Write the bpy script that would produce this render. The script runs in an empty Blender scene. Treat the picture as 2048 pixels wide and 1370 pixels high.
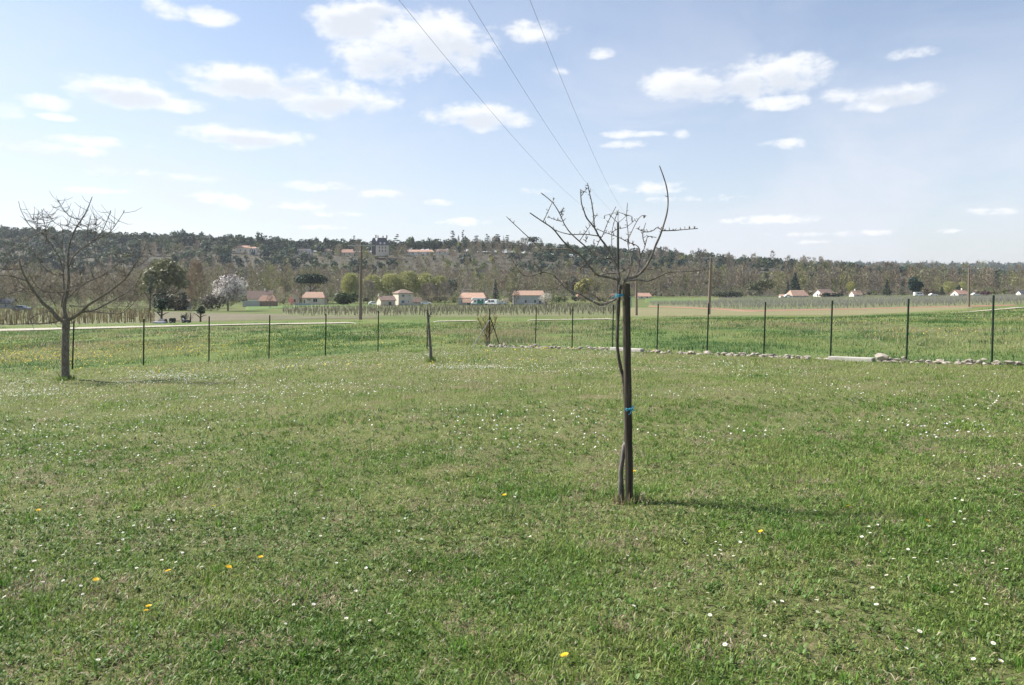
import bpy, bmesh, math, random
import numpy as np
from mathutils import Vector, Matrix

# ------------------------------------------------------------------ camera, sky, sun, exposure
sc = bpy.context.scene
col = sc.collection
F, CX, HY, EYE = 1500.0, 1024.0, 560.0, 1.6      # focal length and horizon in photograph pixels, eye height

cam_d = bpy.data.cameras.new("camera"); cam = bpy.data.objects.new("camera", cam_d); col.objects.link(cam)
cam.location = (0, 0, EYE); cam.rotation_euler = (math.radians(90), 0, 0)
cam_d.sensor_width = 36; cam_d.lens = 36 * F / 2048
cam_d.shift_y = -(685 - HY) / 2048
cam_d.clip_start = 0.05; cam_d.clip_end = 20000
sc.camera = cam

SUN_AZ, SUN_EL = math.radians(-68), math.radians(44)     # azimuth clockwise from +Y: left and ahead
sun_dir = Vector((math.sin(SUN_AZ) * math.cos(SUN_EL), math.cos(SUN_AZ) * math.cos(SUN_EL), math.sin(SUN_EL)))
sun_d = bpy.data.lights.new("sun", 'SUN'); sun = bpy.data.objects.new("sun", sun_d); col.objects.link(sun)
sun_d.energy = 3.8; sun_d.angle = math.radians(4.5); sun_d.color = (1.0, 0.955, 0.88)
sun.rotation_euler = sun_dir.to_track_quat('Z', 'Y').to_euler()

sc.view_settings.view_transform = 'Standard'; sc.view_settings.look = 'None'
sc.view_settings.exposure = 1.35; sc.view_settings.gamma = 1.0; sc.view_settings.use_curve_mapping = False
sc.cycles.max_bounces = 5; sc.cycles.diffuse_bounces = 3; sc.cycles.transparent_max_bounces = 6
sc.cycles.use_denoising = True

world = bpy.data.worlds.new("World"); sc.world = world; world.use_nodes = True
def build_sky():
    nt = world.node_tree; N = nt.nodes; L = nt.links; N.clear()
    out = N.new('ShaderNodeOutputWorld'); bg = N.new('ShaderNodeBackground'); L.new(bg.outputs[0], out.inputs[0])
    bg.inputs[1].default_value = 0.062
    sky = N.new('ShaderNodeTexSky'); sky.sky_type = 'NISHITA'; sky.sun_disc = False
    sky.sun_elevation = SUN_EL; sky.sun_rotation = SUN_AZ
    sky.altitude = 60; sky.air_density = 1.0; sky.dust_density = .8; sky.ozone_density = 2.2
    tc = N.new('ShaderNodeTexCoord')
    def math_(op, a, b=None, c=None, clamp=False):
        m = N.new('ShaderNodeMath'); m.operation = op; m.use_clamp = clamp
        for i, v in enumerate((a, b, c)):
            if v is None: continue
            if isinstance(v, (int, float)): m.inputs[i].default_value = v
            else: L.new(v, m.inputs[i])
        return m.outputs[0]
    sep = N.new('ShaderNodeSeparateXYZ'); L.new(tc.outputs['Generated'], sep.inputs[0])
    az = math_('ARCTAN2', sep.outputs[0], sep.outputs[1])
    el = math_('ARCSINE', sep.outputs[2])
    # cloud texture coordinates: direction, stretched so that cumulus flatten toward the horizon
    comb = N.new('ShaderNodeCombineXYZ'); L.new(az, comb.inputs[0]); L.new(math_('MULTIPLY', el, 1.3), comb.inputs[1])
    def noise(scale, detail, rough, sx=1.0, w=0.0, dist=0.0):
        mp = N.new('ShaderNodeMapping'); L.new(comb.outputs[0], mp.inputs[0]); mp.inputs['Scale'].default_value = (sx, 1, 1)
        mp.inputs['Location'].default_value = (w, w * .7, 0)
        n = N.new('ShaderNodeTexNoise'); n.noise_dimensions = '2D'; L.new(mp.outputs[0], n.inputs['Vector'])
        n.inputs['Scale'].default_value = scale; n.inputs['Detail'].default_value = detail
        n.inputs['Roughness'].default_value = rough; n.inputs['Distortion'].default_value = dist
        return n.outputs[0]
    n1 = noise(13, 8, .58, 1.0, 3.1, .25)
    n2 = noise(34, 6, .6, .8, 7.7)
    n4 = noise(85, 4, .6, .45, 2.2)
    clouds = [  # photograph position and half sizes of each cumulus, weight
        (705, 38, 95, 42, 1), (760, 20, 60, 26, .8), (850, 82, 150, 66, 1.15), (780, 112, 110, 52, 1), (925, 85, 75, 42, .9),
        (328, 20, 52, 22, .8), (415, 30, 50, 20, .75), (1070, 62, 66, 20, .85), (1196, 110, 34, 12, .7), (1118, 143, 26, 11, .7),
        (500, 166, 160, 36, 1.1), (590, 160, 90, 34, 1), (665, 200, 130, 38, 1), (250, 186, 120, 34, 1.05), (205, 178, 60, 24, .9),
        (330, 205, 70, 20, .8), (90, 204, 60, 18, .75), (-5, 218, 55, 22, .9), (105, 233, 42, 8, .7),
        (492, 274, 120, 24, 1), (965, 232, 110, 30, 1.05), (1030, 243, 60, 16, .8), (200, 284, 90, 12, .6), (90, 296, 110, 12, .5),
        (1395, 168, 105, 42, 1.1), (1480, 160, 90, 42, 1), (1570, 150, 85, 46, 1.1), (1568, 203, 66, 17, .9), (1672, 193, 50, 18, .8),
        (1795, 190, 85, 26, .7), (1740, 212, 60, 12, .5), (1365, 267, 22, 12, .8), (1236, 268, 36, 8, .6), (1300, 268, 36, 6, .5), (1565, 287, 52, 12, .75),
        (1825, 105, 44, 10, .5), (640, 372, 75, 12, .8), (400, 393, 55, 12, .75), (476, 405, 32, 14, .7), (590, 413, 85, 12, .75),
        (760, 388, 55, 10, .65), (880, 404, 30, 8, .65), (300, 350, 120, 12, .6), (180, 380, 60, 6, .6), (690, 428, 60, 6, .55), (245, 382, 45, 5, .5),
        (1535, 440, 90, 11, .95), (1715, 466, 52, 8, .85), (2000, 421, 60, 14, .6), (1905, 460, 34, 6, .7), (1310, 376, 80, 14, .6), (1240, 290, 50, 6, .3),
        (1390, 398, 90, 9, .55), (1610, 484, 40, 5, .6), (1570, 470, 60, 5, .5), (930, 443, 60, 7, .5), (1060, 382, 40, 9, .6), (620, 455, 50, 5, .5)]
    R = random.Random(5)
    # the same kind of sky goes on round the compass, out of the picture
    while len(clouds) < 96:
        a = R.uniform(.62, 5.6); e = R.uniform(.05, .8)
        s = R.uniform(.5, 1.2) * (.25 + e)
        clouds.append((None, a, e, s * .16, s * .055, R.uniform(.7, 1.1)))
    acc = None; base = None
    for c in clouds:
        if c[0] is None:
            _, a, e, ra, re, w = c
            if a > math.pi: a -= 2 * math.pi
        else:
            px, py, rx, ry, w = c
            dx, dz = (px - CX) / F, (HY - py) / F
            a = math.atan2(dx, 1); e = math.atan2(dz, math.hypot(1, dx)); s = 1 / math.hypot(1, dx)
            ra = rx / F * s; re = ry / F * s
        qa = math_('MULTIPLY_ADD', az, 1 / ra, -a / ra); qe = math_('MULTIPLY_ADD', el, 1 / re, -e / re)
        r2 = math_('MULTIPLY_ADD', qa, qa, math_('MULTIPLY', qe, qe))
        v = math_('MULTIPLY_ADD', r2, -w, w)
        acc = v if acc is None else math_('MAXIMUM', acc, v)
        if re > .014:                                   # the flat grey underside of the thicker clouds
            qb = math_('MULTIPLY_ADD', qe, 1 / .6, .5); qx = math_('MULTIPLY', qa, 1 / .72)
            b2 = math_('MULTIPLY_ADD', math_('MULTIPLY_ADD', qx, qx, math_('MULTIPLY', qb, qb)), -1.0, 1.0)
            base = b2 if base is None else math_('MAXIMUM', base, b2)
    core = math_('MAXIMUM', acc, -1.0)
    # ragged edges
    d = math_('ADD', core, math_('MULTIPLY_ADD', n1, 2.7, -1.2))
    d = math_('ADD', d, math_('MULTIPLY_ADD', n2, 1.3, -.65))
    lowc = N.new('ShaderNodeMapRange'); L.new(el, lowc.inputs[0]); lowc.inputs[1].default_value = .06; lowc.inputs[2].default_value = .2; lowc.inputs[3].default_value = 2.6; lowc.inputs[4].default_value = .7
    d = math_('ADD', d, math_('MULTIPLY', math_('MULTIPLY_ADD', n4, 1.0, -.54), lowc.outputs[0]))
    mr = N.new('ShaderNodeMapRange'); mr.interpolation_type = 'SMOOTHSTEP'; L.new(d, mr.inputs[0])
    mr.inputs[1].default_value = .0; mr.inputs[2].default_value = 1.15
    cov = mr.outputs[0]
    # thin veil of high cirrus, thicker low down
    n3 = noise(5.0, 5, .6, .55, 1.3, .4)
    veil = N.new('ShaderNodeMapRange'); veil.interpolation_type = 'SMOOTHSTEP'; L.new(n3, veil.inputs[0])
    veil.inputs[1].default_value = .36; veil.inputs[2].default_value = .74; veil.inputs[3].default_value = .5; veil.inputs[4].default_value = .9
    low = N.new('ShaderNodeMapRange'); low.interpolation_type = 'SMOOTHSTEP'; L.new(el, low.inputs[0])
    low.inputs[1].default_value = .03; low.inputs[2].default_value = .4; low.inputs[3].default_value = 1.0; low.inputs[4].default_value = .32
    veil_f = math_('MULTIPLY', veil.outputs[0], low.outputs[0])
    mixv = N.new('ShaderNodeMix'); mixv.data_type = 'RGBA'; L.new(veil_f, mixv.inputs[0]); L.new(sky.outputs[0], mixv.inputs[6])
    mixv.inputs[7].default_value = (5.45, 5.6, 6.2, 1)
    shade = N.new('ShaderNodeMapRange'); shade.interpolation_type = 'SMOOTHSTEP'; L.new(math_('ADD', math_('MAXIMUM', base, -1.0), math_('ADD', math_('MULTIPLY_ADD', n1, 2.0, -1.0), math_('MULTIPLY_ADD', n2, 1.4, -.7))), shade.inputs[0])
    shade.inputs[1].default_value = -.1; shade.inputs[2].default_value = 1.1
    ccol = N.new('ShaderNodeMix'); ccol.data_type = 'RGBA'; L.new(shade.outputs[0], ccol.inputs[0])
    ccol.inputs[6].default_value = (6.75, 6.8, 6.9, 1); ccol.inputs[7].default_value = (5.25, 5.5, 5.9, 1)
    mixc = N.new('ShaderNodeMix'); mixc.data_type = 'RGBA'; L.new(math_('MULTIPLY', cov, .88), mixc.inputs[0]); L.new(mixv.outputs[2], mixc.inputs[6]); L.new(ccol.outputs[2], mixc.inputs[7])
    L.new(mixc.outputs[2], bg.inputs[0])
build_sky()

# ------------------------------------------------------------------ small helpers
rng = np.random.default_rng(11)
R = random.Random(3)

def tag(o, label=None, cat=None, group=None, kind=None):
    if label: o["label"] = label
    if cat: o["category"] = cat
    if group: o["group"] = group
    if kind: o["kind"] = kind
    return o

def empty(name, loc, rz=0.0):
    o = bpy.data.objects.new(name, None); col.objects.link(o)
    o.location = loc; o.rotation_euler = (0, 0, rz); o.empty_display_size = .2
    return o

def link_mesh(name, me, parent=None, loc=(0, 0, 0)):
    o = bpy.data.objects.new(name, me); col.objects.link(o); o.location = loc
    if parent is not None: o.parent = parent
    return o

def _hash(ix, iy, seed):
    h = (ix.astype(np.int64) * 374761393 + iy.astype(np.int64) * 668265263 + seed * 974634777) & 0x7fffffff
    h = ((h ^ (h >> 13)) * 1274126177) & 0x7fffffff
    return ((h ^ (h >> 16)) & 0xffff) / 65535.0

def vnoise(x, y, scale, seed=0):
    x = np.asarray(x, float) / scale; y = np.asarray(y, float) / scale
    ix = np.floor(x); iy = np.floor(y); fx = x - ix; fy = y - iy
    fx = fx * fx * (3 - 2 * fx); fy = fy * fy * (3 - 2 * fy)
    a = _hash(ix, iy, seed); b = _hash(ix + 1, iy, seed); c = _hash(ix, iy + 1, seed); d = _hash(ix + 1, iy + 1, seed)
    return (a * (1 - fx) + b * fx) * (1 - fy) + (c * (1 - fx) + d * fx) * fy

def fbm(x, y, scale, octaves=4, seed=0):
    v = 0; amp = .5; tot = 0
    for i in range(octaves):
        v = v + amp * vnoise(x, y, scale / 2 ** i, seed + i * 17); tot += amp; amp *= .5
    return v / tot

# ------------------------------------------------------------------ the lie of the land
KD = np.array([0, 30, 55, 70, 78, 110, 200, 300, 420, 520, 600, 700, 900, 1500, 2500, 4500], float)
KU = (np.array([-600, 0, 500, 1024, 1400, 1700, 2048, 2600], float) - CX) / F
KZ = np.array([
    [0, -1.95, -3.3, -3.80, -3.85, -5.3, -7.0, -7.4, -6.0, 4.0, 22, 39, 42, 42, 40, 40],
    [0, -1.59, -2.75, -3.20, -3.25, -4.9, -6.6, -7.6, -6.0, 4.0, 21, 38, 41, 42, 40, 40],
    [0, -1.31, -2.30, -2.75, -2.80, -4.2, -6.8, -8.4, -8.4, -2, 15, 32, 35, 36, 38, 40],
    [0, -1.02, -1.87, -2.35, -2.45, -3.7, -6.2, -8.3, -8.5, -6, 10, 26, 29, 30, 35, 40],
    [0, -.81, -1.485, -1.85, -2.2, -3.5, -5.4, -7.2, -8.2, -7.5, 3, 17, 20, 20, 38, 38],
    [0, -.64, -1.17, -2.1, -2.3, -2.9, -5.0, -7.0, -7.6, -7.6, -3, 5, 9, 5, 44, 40],
    [0, -.446, -.83, -1.05, -1.1, -2.1, -3.8, -5.6, -6.8, -7.0, -6, -4, -2, 0, 37, 36],
    [0, -.2, -.3, -.35, -.4, -1.3, -2.8, -5.0, -6.5, -7.0, -6, -4, -2, 0, 34, 34]], float)

def ground_z(x, y):
    x = np.asarray(x, float); y = np.asarray(y, float)
    plane = .028 * x - .034 * y
    yy = np.maximum(y, 1e-3); u = np.clip(x / yy, KU[0], KU[-1])
    dd = np.clip(yy, 0, 4500)
    cols = np.stack([np.interp(dd, KD, KZ[i]) for i in range(len(KU))])
    i = np.clip(np.searchsorted(KU, u, side='right') - 1, 0, len(KU) - 2)
    t = (u - KU[i]) / (KU[i + 1] - KU[i])
    z0 = np.take_along_axis(cols, i[None], 0)[0]; z1 = np.take_along_axis(cols, i[None] + 1, 0)[0]
    far = z0 * (1 - t) + z1 * t
    far = far + (fbm(x, y, 160, 3, 5) - .5) * 9 * np.clip((yy - 480) / 200, 0, 1) + (fbm(x, y, 25, 2, 9) - .5) * .35 * np.clip((yy - 40) / 40, 0, 1) * (yy < 72)
    w = np.clip((y - 28) / 22, 0, 1); w = w * w * (3 - 2 * w)
    bumps = (fbm(x, y, 2.4, 3, 2) - .5) * .10 + (fbm(x, y, .5, 2, 4) - .5) * .035
    return plane * (1 - w) + far * w + bumps * np.clip((60 - y) / 30, 0, 1)

def gz(x, y):
    return float(ground_z(np.array([x]), np.array([y]))[0])

def P(px, py, d):
    return Vector(((px - CX) / F * d, d, EYE + (HY - py) / F * d))

_HD = np.concatenate([np.linspace(1.5, 120, 1200), np.linspace(120.2, 900, 2600)])
def hit(px, py, dmin=2.0):
    """distance at which the sight line through this point of the photograph first meets the ground"""
    u = (px - CX) / F
    ray = EYE + (HY - py) / F * _HD
    z = ground_z(u * _HD, _HD)
    k = np.nonzero((ray <= z) & (_HD >= dmin))[0]
    return float(_HD[k[0]]) if len(k) else 880.0

def G(px, d):
    x = (px - CX) / F * d
    return Vector((x, d, gz(x, d)))

# ------------------------------------------------------------------ materials
MATS = {}
def new_mat(name):
    m = bpy.data.materials.new(name); m.use_nodes = True
    nt = m.node_tree; b = nt.nodes["Principled BSDF"]
    b.inputs['Specular IOR Level'].default_value = .25
    MATS[name] = m
    return m, nt, b

def ramp(nt, fac, stops):
    r = nt.nodes.new('ShaderNodeValToRGB'); nt.links.new(fac, r.inputs[0])
    e = r.color_ramp.elements
    while len(e) < len(stops): e.new(.5)
    for i, (p, c) in enumerate(stops):
        e[i].position = p; e[i].color = (*c, 1)
    return r.outputs[0]

def noise_node(nt, scale, detail=5, rough=.6, coord='Object', stretch=(1, 1, 1)):
    t = nt.nodes.new('ShaderNodeTexCoord'); mp = nt.nodes.new('ShaderNodeMapping'); mp.inputs['Scale'].default_value = stretch
    nt.links.new(t.outputs[coord], mp.inputs[0])
    n = nt.nodes.new('ShaderNodeTexNoise'); n.inputs['Scale'].default_value = scale; n.inputs['Detail'].default_value = detail
    n.inputs['Roughness'].default_value = rough; nt.links.new(mp.outputs[0], n.inputs['Vector'])
    return n.outputs[0]

def bump(nt, b, h, strength, dist=.02):
    bp = nt.nodes.new('ShaderNodeBump'); bp.inputs['Strength'].default_value = strength; bp.inputs['Distance'].default_value = dist
    nt.links.new(h, bp.inputs['Height']); nt.links.new(bp.outputs[0], b.inputs['Normal'])

def noisy(name, c1, c2, scale=3, rough=.85, bumps=.3, stretch=(1, 1, 1), c3=None, dist=.02, detail=6):
    m, nt, b = new_mat(name)
    n = noise_node(nt, scale, detail, .62, 'Object', stretch)
    st = [(.3, c1), (.7, c2)] if c3 is None else [(.28, c1), (.5, c2), (.72, c3)]
    nt.links.new(ramp(nt, n, st), b.inputs['Base Color'])
    b.inputs['Roughness'].default_value = rough
    if bumps: bump(nt, b, n, bumps, dist)
    return m

def leafy(name, attr='tone', translucent=.35, rough=.55, rgb=None, vary=.35):
    """foliage: colour from the mesh's own leaf colours, or one colour that varies from plant to plant"""
    m, nt, b = new_mat(name)
    if rgb is None:
        a = nt.nodes.new('ShaderNodeAttribute'); a.attribute_name = attr; colr = a.outputs['Color']
    else:
        oi = nt.nodes.new('ShaderNodeObjectInfo')
        n = noise_node(nt, .35, 3, .6, 'Object')
        add = nt.nodes.new('ShaderNodeMath'); add.operation = 'ADD'; nt.links.new(oi.outputs['Random'], add.inputs[0]); nt.links.new(n, add.inputs[1])
        hf = nt.nodes.new('ShaderNodeMath'); hf.operation = 'MULTIPLY'; nt.links.new(add.outputs[0], hf.inputs[0]); hf.inputs[1].default_value = .5
        lo = tuple(v * (1 - vary) for v in rgb); hi = tuple(min(1, v * (1 + vary)) for v in rgb)
        colr = ramp(nt, hf.outputs[0], [(.25, lo), (.75, hi)])
    nt.links.new(colr, b.inputs['Base Color']); b.inputs['Roughness'].default_value = rough
    tr = nt.nodes.new('ShaderNodeBsdfTranslucent'); nt.links.new(colr, tr.inputs[0])
    mx = nt.nodes.new('ShaderNodeMixShader'); mx.inputs[0].default_value = translucent
    out = nt.nodes["Material Output"]
    nt.links.new(b.outputs[0], mx.inputs[1]); nt.links.new(tr.outputs[0], mx.inputs[2]); nt.links.new(mx.outputs[0], out.inputs[0])
    return m

def ground_mat(name, fine, coarse, stops_f, stops_c, mix=.5, bumps=.6, dist=.03, stretch=(1, 1, 1)):
    m, nt, b = new_mat(name)
    nf = noise_node(nt, fine, 8, .7, 'Object', stretch); nc = noise_node(nt, coarse, 5, .6, 'Object', stretch)
    a = ramp(nt, nf, stops_f); c = ramp(nt, nc, stops_c)
    mx = nt.nodes.new('ShaderNodeMix'); mx.data_type = 'RGBA'; mx.inputs[0].default_value = mix
    nt.links.new(a, mx.inputs[6]); nt.links.new(c, mx.inputs[7]); nt.links.new(mx.outputs[2], b.inputs['Base Color'])
    b.inputs['Roughness'].default_value = .95; b.inputs['Specular IOR Level'].default_value = .1
    bump(nt, b, nf, bumps, dist)
    return m

lawn_soil = ground_mat('lawn_soil', 26, .9,
    [(.34, (.035, .028, .018)), (.46, (.075, .075, .03)), (.57, (.16, .135, .08)), (.7, (.36, .29, .21))],
    [(.35, (.1, .145, .036)), (.5, (.14, .18, .055)), (.68, (.2, .19, .09))], .5, .9, .03)
meadow_soil = ground_mat('meadow_soil', 9, .22,
    [(.33, (.06, .1, .03)), (.5, (.12, .17, .05)), (.7, (.24, .24, .1))],
    [(.36, (.08, .13, .04)), (.52, (.13, .175, .055)), (.7, (.21, .21, .085))], .55, .9, .1)
valley_soil = ground_mat('valley_soil', .6, .03,
    [(.35, (.07, .1, .03)), (.6, (.13, .15, .05))], [(.4, (.08, .12, .035)), (.6, (.15, .14, .07))], .5, .3, .1)
forest_soil = noisy('forest_soil', (.05, .047, .034), (.088, .08, .057), .2, .95, .2)
plough_soil = ground_mat('plough_soil', 1.2, .05,
    [(.35, (.11, .1, .068)), (.65, (.18, .155, .11))], [(.4, (.12, .125, .07)), (.6, (.18, .155, .11))], .5, .6, .1, (1, .35, 1))
fallow_soil = ground_mat('fallow_soil', .9, .05,
    [(.35, (.14, .135, .075)), (.65, (.24, .215, .125))], [(.4, (.2, .18, .1)), (.6, (.16, .17, .075))], .5, .4, .1, (.6, 1, 1))
vine_soil = ground_mat('vine_soil', .5, .06,
    [(.35, (.1, .13, .05)), (.65, (.16, .165, .085))], [(.4, (.1, .125, .05)), (.6, (.17, .15, .1))], .5, .4, .1)
gravel = noisy('gravel', (.28, .26, .2), (.42, .39, .31), 3, .95, .3)
red_soil = noisy('red_soil', (.2, .11, .075), (.27, .16, .11), .6, .95, .3)
bark = noisy('bark', (.038, .032, .026), (.085, .072, .058), 60, .9, 1.0, (1, 1, .3), c3=(.19, .168, .135), dist=.008)
bark_pale = noisy('bark_pale', (.07, .064, .055), (.13, .12, .105), 26, .9, .9, (1, 1, .4), c3=(.25, .235, .2), dist=.01)
bark_far = noisy('bark_far', (.07, .06, .05), (.13, .11, .09), 2, .9, 0)
stake_wood = noisy('stake_wood', (.018, .015, .011), (.05, .042, .031), 30, .9, 1.0, (1, 1, .07), c3=(.12, .104, .08), dist=.008)
twine_blue = noisy('twine_blue', (.03, .25, .38), (.06, .36, .5), 60, .6, .3)
post_green = noisy('post_green', (.004, .014, .009), (.012, .03, .02), 8, .45, 0)
post_grey = noisy('post_grey', (.28, .3, .28), (.4, .42, .4), 8, .5, 0)
wire_mat = noisy('wire_mat', (.1, .14, .1), (.16, .2, .15), 5, .5, 0)
cable_mat = noisy('cable_mat', (.08, .085, .09), (.12, .125, .13), 2, .5, 0)
stone_mat = noisy('stone_mat', (.14, .12, .095), (.32, .285, .235), 7, .95, .9, c3=(.46, .42, .36), dist=.02)
concrete = noisy('concrete', (.3, .285, .25), (.44, .42, .38), 4, .9, .4, dist=.01)
bark_grey = noisy('bark_grey', (.08, .07, .058), (.15, .132, .11), 30, .9, .9, (1, 1, .4), c3=(.26, .24, .2), dist=.008)
pole_wood = noisy('pole_wood', (.14, .11, .085), (.25, .2, .16), 2, .9, .3, (1, 1, .1))
pole_dark = noisy('pole_dark', (.05, .045, .04), (.1, .09, .08), 2, .9, .3, (1, 1, .1))
steel = noisy('steel', (.3, .31, .32), (.42, .43, .44), 3, .5, 0)
porcelain = noisy('porcelain', (.1, .06, .04), (.16, .1, .07), 3, .3, 0)
render_cream = noisy('render_cream', (.52, .46, .37), (.62, .56, .46), .6, .9, .1)
render_white = noisy('render_white', (.68, .66, .62), (.78, .76, .72), .6, .9, .1)
render_grey = noisy('render_grey', (.36, .36, .36), (.46, .46, .46), .6, .9, .1)
def tile_mat(name, c1, c2):
    m, nt, b = new_mat(name)
    n = noise_node(nt, 1.6, 6, .7)
    nt.links.new(ramp(nt, n, [(.3, c1), (.7, c2)]), b.inputs['Base Color'])
    t = nt.nodes.new('ShaderNodeTexCoord'); w = nt.nodes.new('ShaderNodeTexWave'); w.inputs['Scale'].default_value = 1.6
    nt.links.new(t.outputs['Object'], w.inputs[0]); b.inputs['Roughness'].default_value = .9
    bump(nt, b, w.outputs[1], .5, .08)
    return m
tile_orange = tile_mat('tile_orange', (.38, .24, .17), (.5, .34, .26))
tile_pink = tile_mat('tile_pink', (.38, .22, .16), (.52, .34, .26))
tile_brown = tile_mat('tile_brown', (.2, .14, .11), (.3, .22, .18))
slate = tile_mat('slate', (.06, .065, .08), (.11, .115, .13))
brick_red = noisy('brick_red', (.25, .1, .07), (.34, .16, .11), 2, .9, .2)
glass_dark = noisy('glass_dark', (.02, .025, .03), (.04, .045, .05), 1, .12, 0)
shutter_blue = noisy('shutter_blue', (.2, .35, .5), (.26, .42, .56), 2, .6, 0)
shutter_dark = noisy('shutter_dark', (.1, .1, .11), (.16, .16, .17), 2, .6, 0)
car_white = noisy('car_white', (.72, .73, .74), (.8, .8, .8), 1, .3, 0)
car_green = noisy('car_green', (.04, .22, .16), (.06, .28, .2), 1, .35, 0)
car_blue = noisy('car_blue', (.12, .16, .22), (.18, .22, .28), 1, .35, 0)
black_paint = noisy('black_paint', (.012, .013, .016), (.03, .032, .04), 3, .35, 0)
rubber = noisy('rubber', (.015, .015, .015), (.03, .03, .03), 6, .8, 0)
tarp_mat = noisy('tarp_mat', (.3, .33, .38), (.45, .48, .52), 3, .6, .2)
grass_leaf = leafy('grass_leaf', 'tone', .4, .5)
wood_leaf = leafy('wood_leaf', 'tone', .25, .7)
petal_white = leafy('petal_white', rgb=(.82, .82, .8), translucent=.25, vary=.04)
petal_yellow = leafy('petal_yellow', rgb=(.85, .55, .02), translucent=.25, vary=.05)
stem_green = leafy('stem_green', rgb=(.07, .13, .03), translucent=.2)
dead_leaf = leafy('dead_leaf', rgb=(.12, .07, .04), translucent=.25)
bud_orange = leafy('bud_orange', rgb=(.28, .17, .08), translucent=.3)

# ------------------------------------------------------------------ mesh builders
class MB:
    def __init__(s): s.v = []; s.f = []; s.m = []
    def add(s, verts, faces, mi=0):
        o = len(s.v); s.v += [tuple(p) for p in verts]; s.f += [tuple(i + o for i in f) for f in faces]; s.m += [mi] * len(faces)
        return s
    def box(s, c, size, mi=0, rot=None):
        hx, hy, hz = (k / 2 for k in size)
        p = [Vector((x, y, z)) for x in (-hx, hx) for y in (-hy, hy) for z in (-hz, hz)]
        if rot is not None: p = [rot @ q for q in p]
        p = [q + Vector(c) for q in p]
        return s.add(p, [(0, 1, 3, 2), (4, 6, 7, 5), (0, 4, 5, 1), (2, 3, 7, 6), (0, 2, 6, 4), (1, 5, 7, 3)], mi)
    def tube(s, pts, radii, sides=6, mi=0, cap=True):
        pts = [Vector(p) for p in pts]; n = len(pts); rings = []
        prev = None
        for i in range(n):
            t = (pts[min(i + 1, n - 1)] - pts[max(i - 1, 0)])
            t = t.normalized() if t.length > 1e-9 else Vector((0, 0, 1))
            if prev is None:
                a = Vector((1, 0, 0)) if abs(t.x) < .8 else Vector((0, 1, 0))
                nrm = t.cross(a).normalized()
            else:
                nrm = prev - t * prev.dot(t); nrm = nrm.normalized() if nrm.length > 1e-6 else t.orthogonal().normalized()
            prev = nrm; bi = t.cross(nrm)
            r = radii[i] if hasattr(radii, '__len__') else radii
            rings.append([pts[i] + (nrm * math.cos(2 * math.pi * k / sides) + bi * math.sin(2 * math.pi * k / sides)) * r for k in range(sides)])
        v = [p for ring in rings for p in ring]; f = []
        for i in range(n - 1):
            for k in range(sides):
                a = i * sides + k; b_ = i * sides + (k + 1) % sides
                f.append((a, b_, b_ + sides, a + sides))
        if cap:
            f.append(tuple(range(sides))[::-1]); f.append(tuple((n - 1) * sides + k for k in range(sides)))
        return s.add(v, f, mi)
    def prism(s, prof, x0, x1, mi=0):
        """profile in (y, z), pushed along x"""
        n = len(prof)
        v = [(x0, y, z) for y, z in prof] + [(x1, y, z) for y, z in prof]
        f = [tuple(range(n))[::-1], tuple(range(n, 2 * n))] + [(i, (i + 1) % n, n + (i + 1) % n, n + i) for i in range(n)]
        return s.add(v, f, mi)
    def mesh(s, name, mats, smooth=False):
        me = bpy.data.meshes.new(name); me.from_pydata(s.v, [], s.f)
        for m in (mats if isinstance(mats, (list, tuple)) else [mats]): me.materials.append(m)
        me.polygons.foreach_set('material_index', s.m)
        if smooth: me.polygons.foreach_set('use_smooth', [True] * len(s.f))
        me.update(); return me
    def build(s, name, mats, parent=None, loc=(0, 0, 0), smooth=False):
        return link_mesh(name, s.mesh(name, mats, smooth), parent, loc)

def tri_mesh(name, V, T, mat, tone=None, smooth=False):
    """V (n,3) float, T (m,3) int, tone (n,3)"""
    me = bpy.data.meshes.new(name)
    V = np.ascontiguousarray(V, np.float32); T = np.ascontiguousarray(T, np.int32)
    me.vertices.add(len(V)); me.vertices.foreach_set('co', V.ravel())
    me.loops.add(T.size); me.loops.foreach_set('vertex_index', T.ravel())
    me.polygons.add(len(T)); me.polygons.foreach_set('loop_start', np.arange(0, T.size, 3, dtype=np.int32))
    if smooth: me.polygons.foreach_set('use_smooth', np.ones(len(T), bool))
    if tone is not None:
        a = me.attributes.new('tone', 'FLOAT_COLOR', 'POINT')
        c = np.ones((len(V), 4), np.float32); c[:, :3] = tone; a.data.foreach_set('color', c.ravel())
    me.materials.append(mat); me.update(calc_edges=True); me.validate()
    return me

def grid_object(name, X, Y, Z, mat, smooth=True):
    """X, Y, Z arrays (rows, cols)"""
    r, c = X.shape
    V = np.stack([X, Y, Z], -1).reshape(-1, 3)
    i = np.arange((r - 1) * (c - 1)); a = (i // (c - 1)) * c + i % (c - 1)
    T = np.concatenate([np.stack([a, a + 1, a + c + 1], 1), np.stack([a, a + c + 1, a + c], 1)])
    o = link_mesh(name, tri_mesh(name, V, T, mat, None, smooth)); o["kind"] = "structure"
    return o

# ------------------------------------------------------------------ ground sheets
CORNER = (-0.9, 30.0)
def fence_y(x):
    x = np.asarray(x, float)
    return np.where(x < CORNER[0], CORNER[1] + .504 * (x - CORNER[0]), CORNER[1] - 1.167 * (x - CORNER[0]))
def fence_d(u):
    u = np.asarray(u, float)
    dl = (CORNER[1] - .504 * CORNER[0]) / (1 - .504 * u); dr = (CORNER[1] + 1.167 * CORNER[0]) / np.maximum(1 + 1.167 * u, .01)
    return np.minimum(dl, dr)

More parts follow.
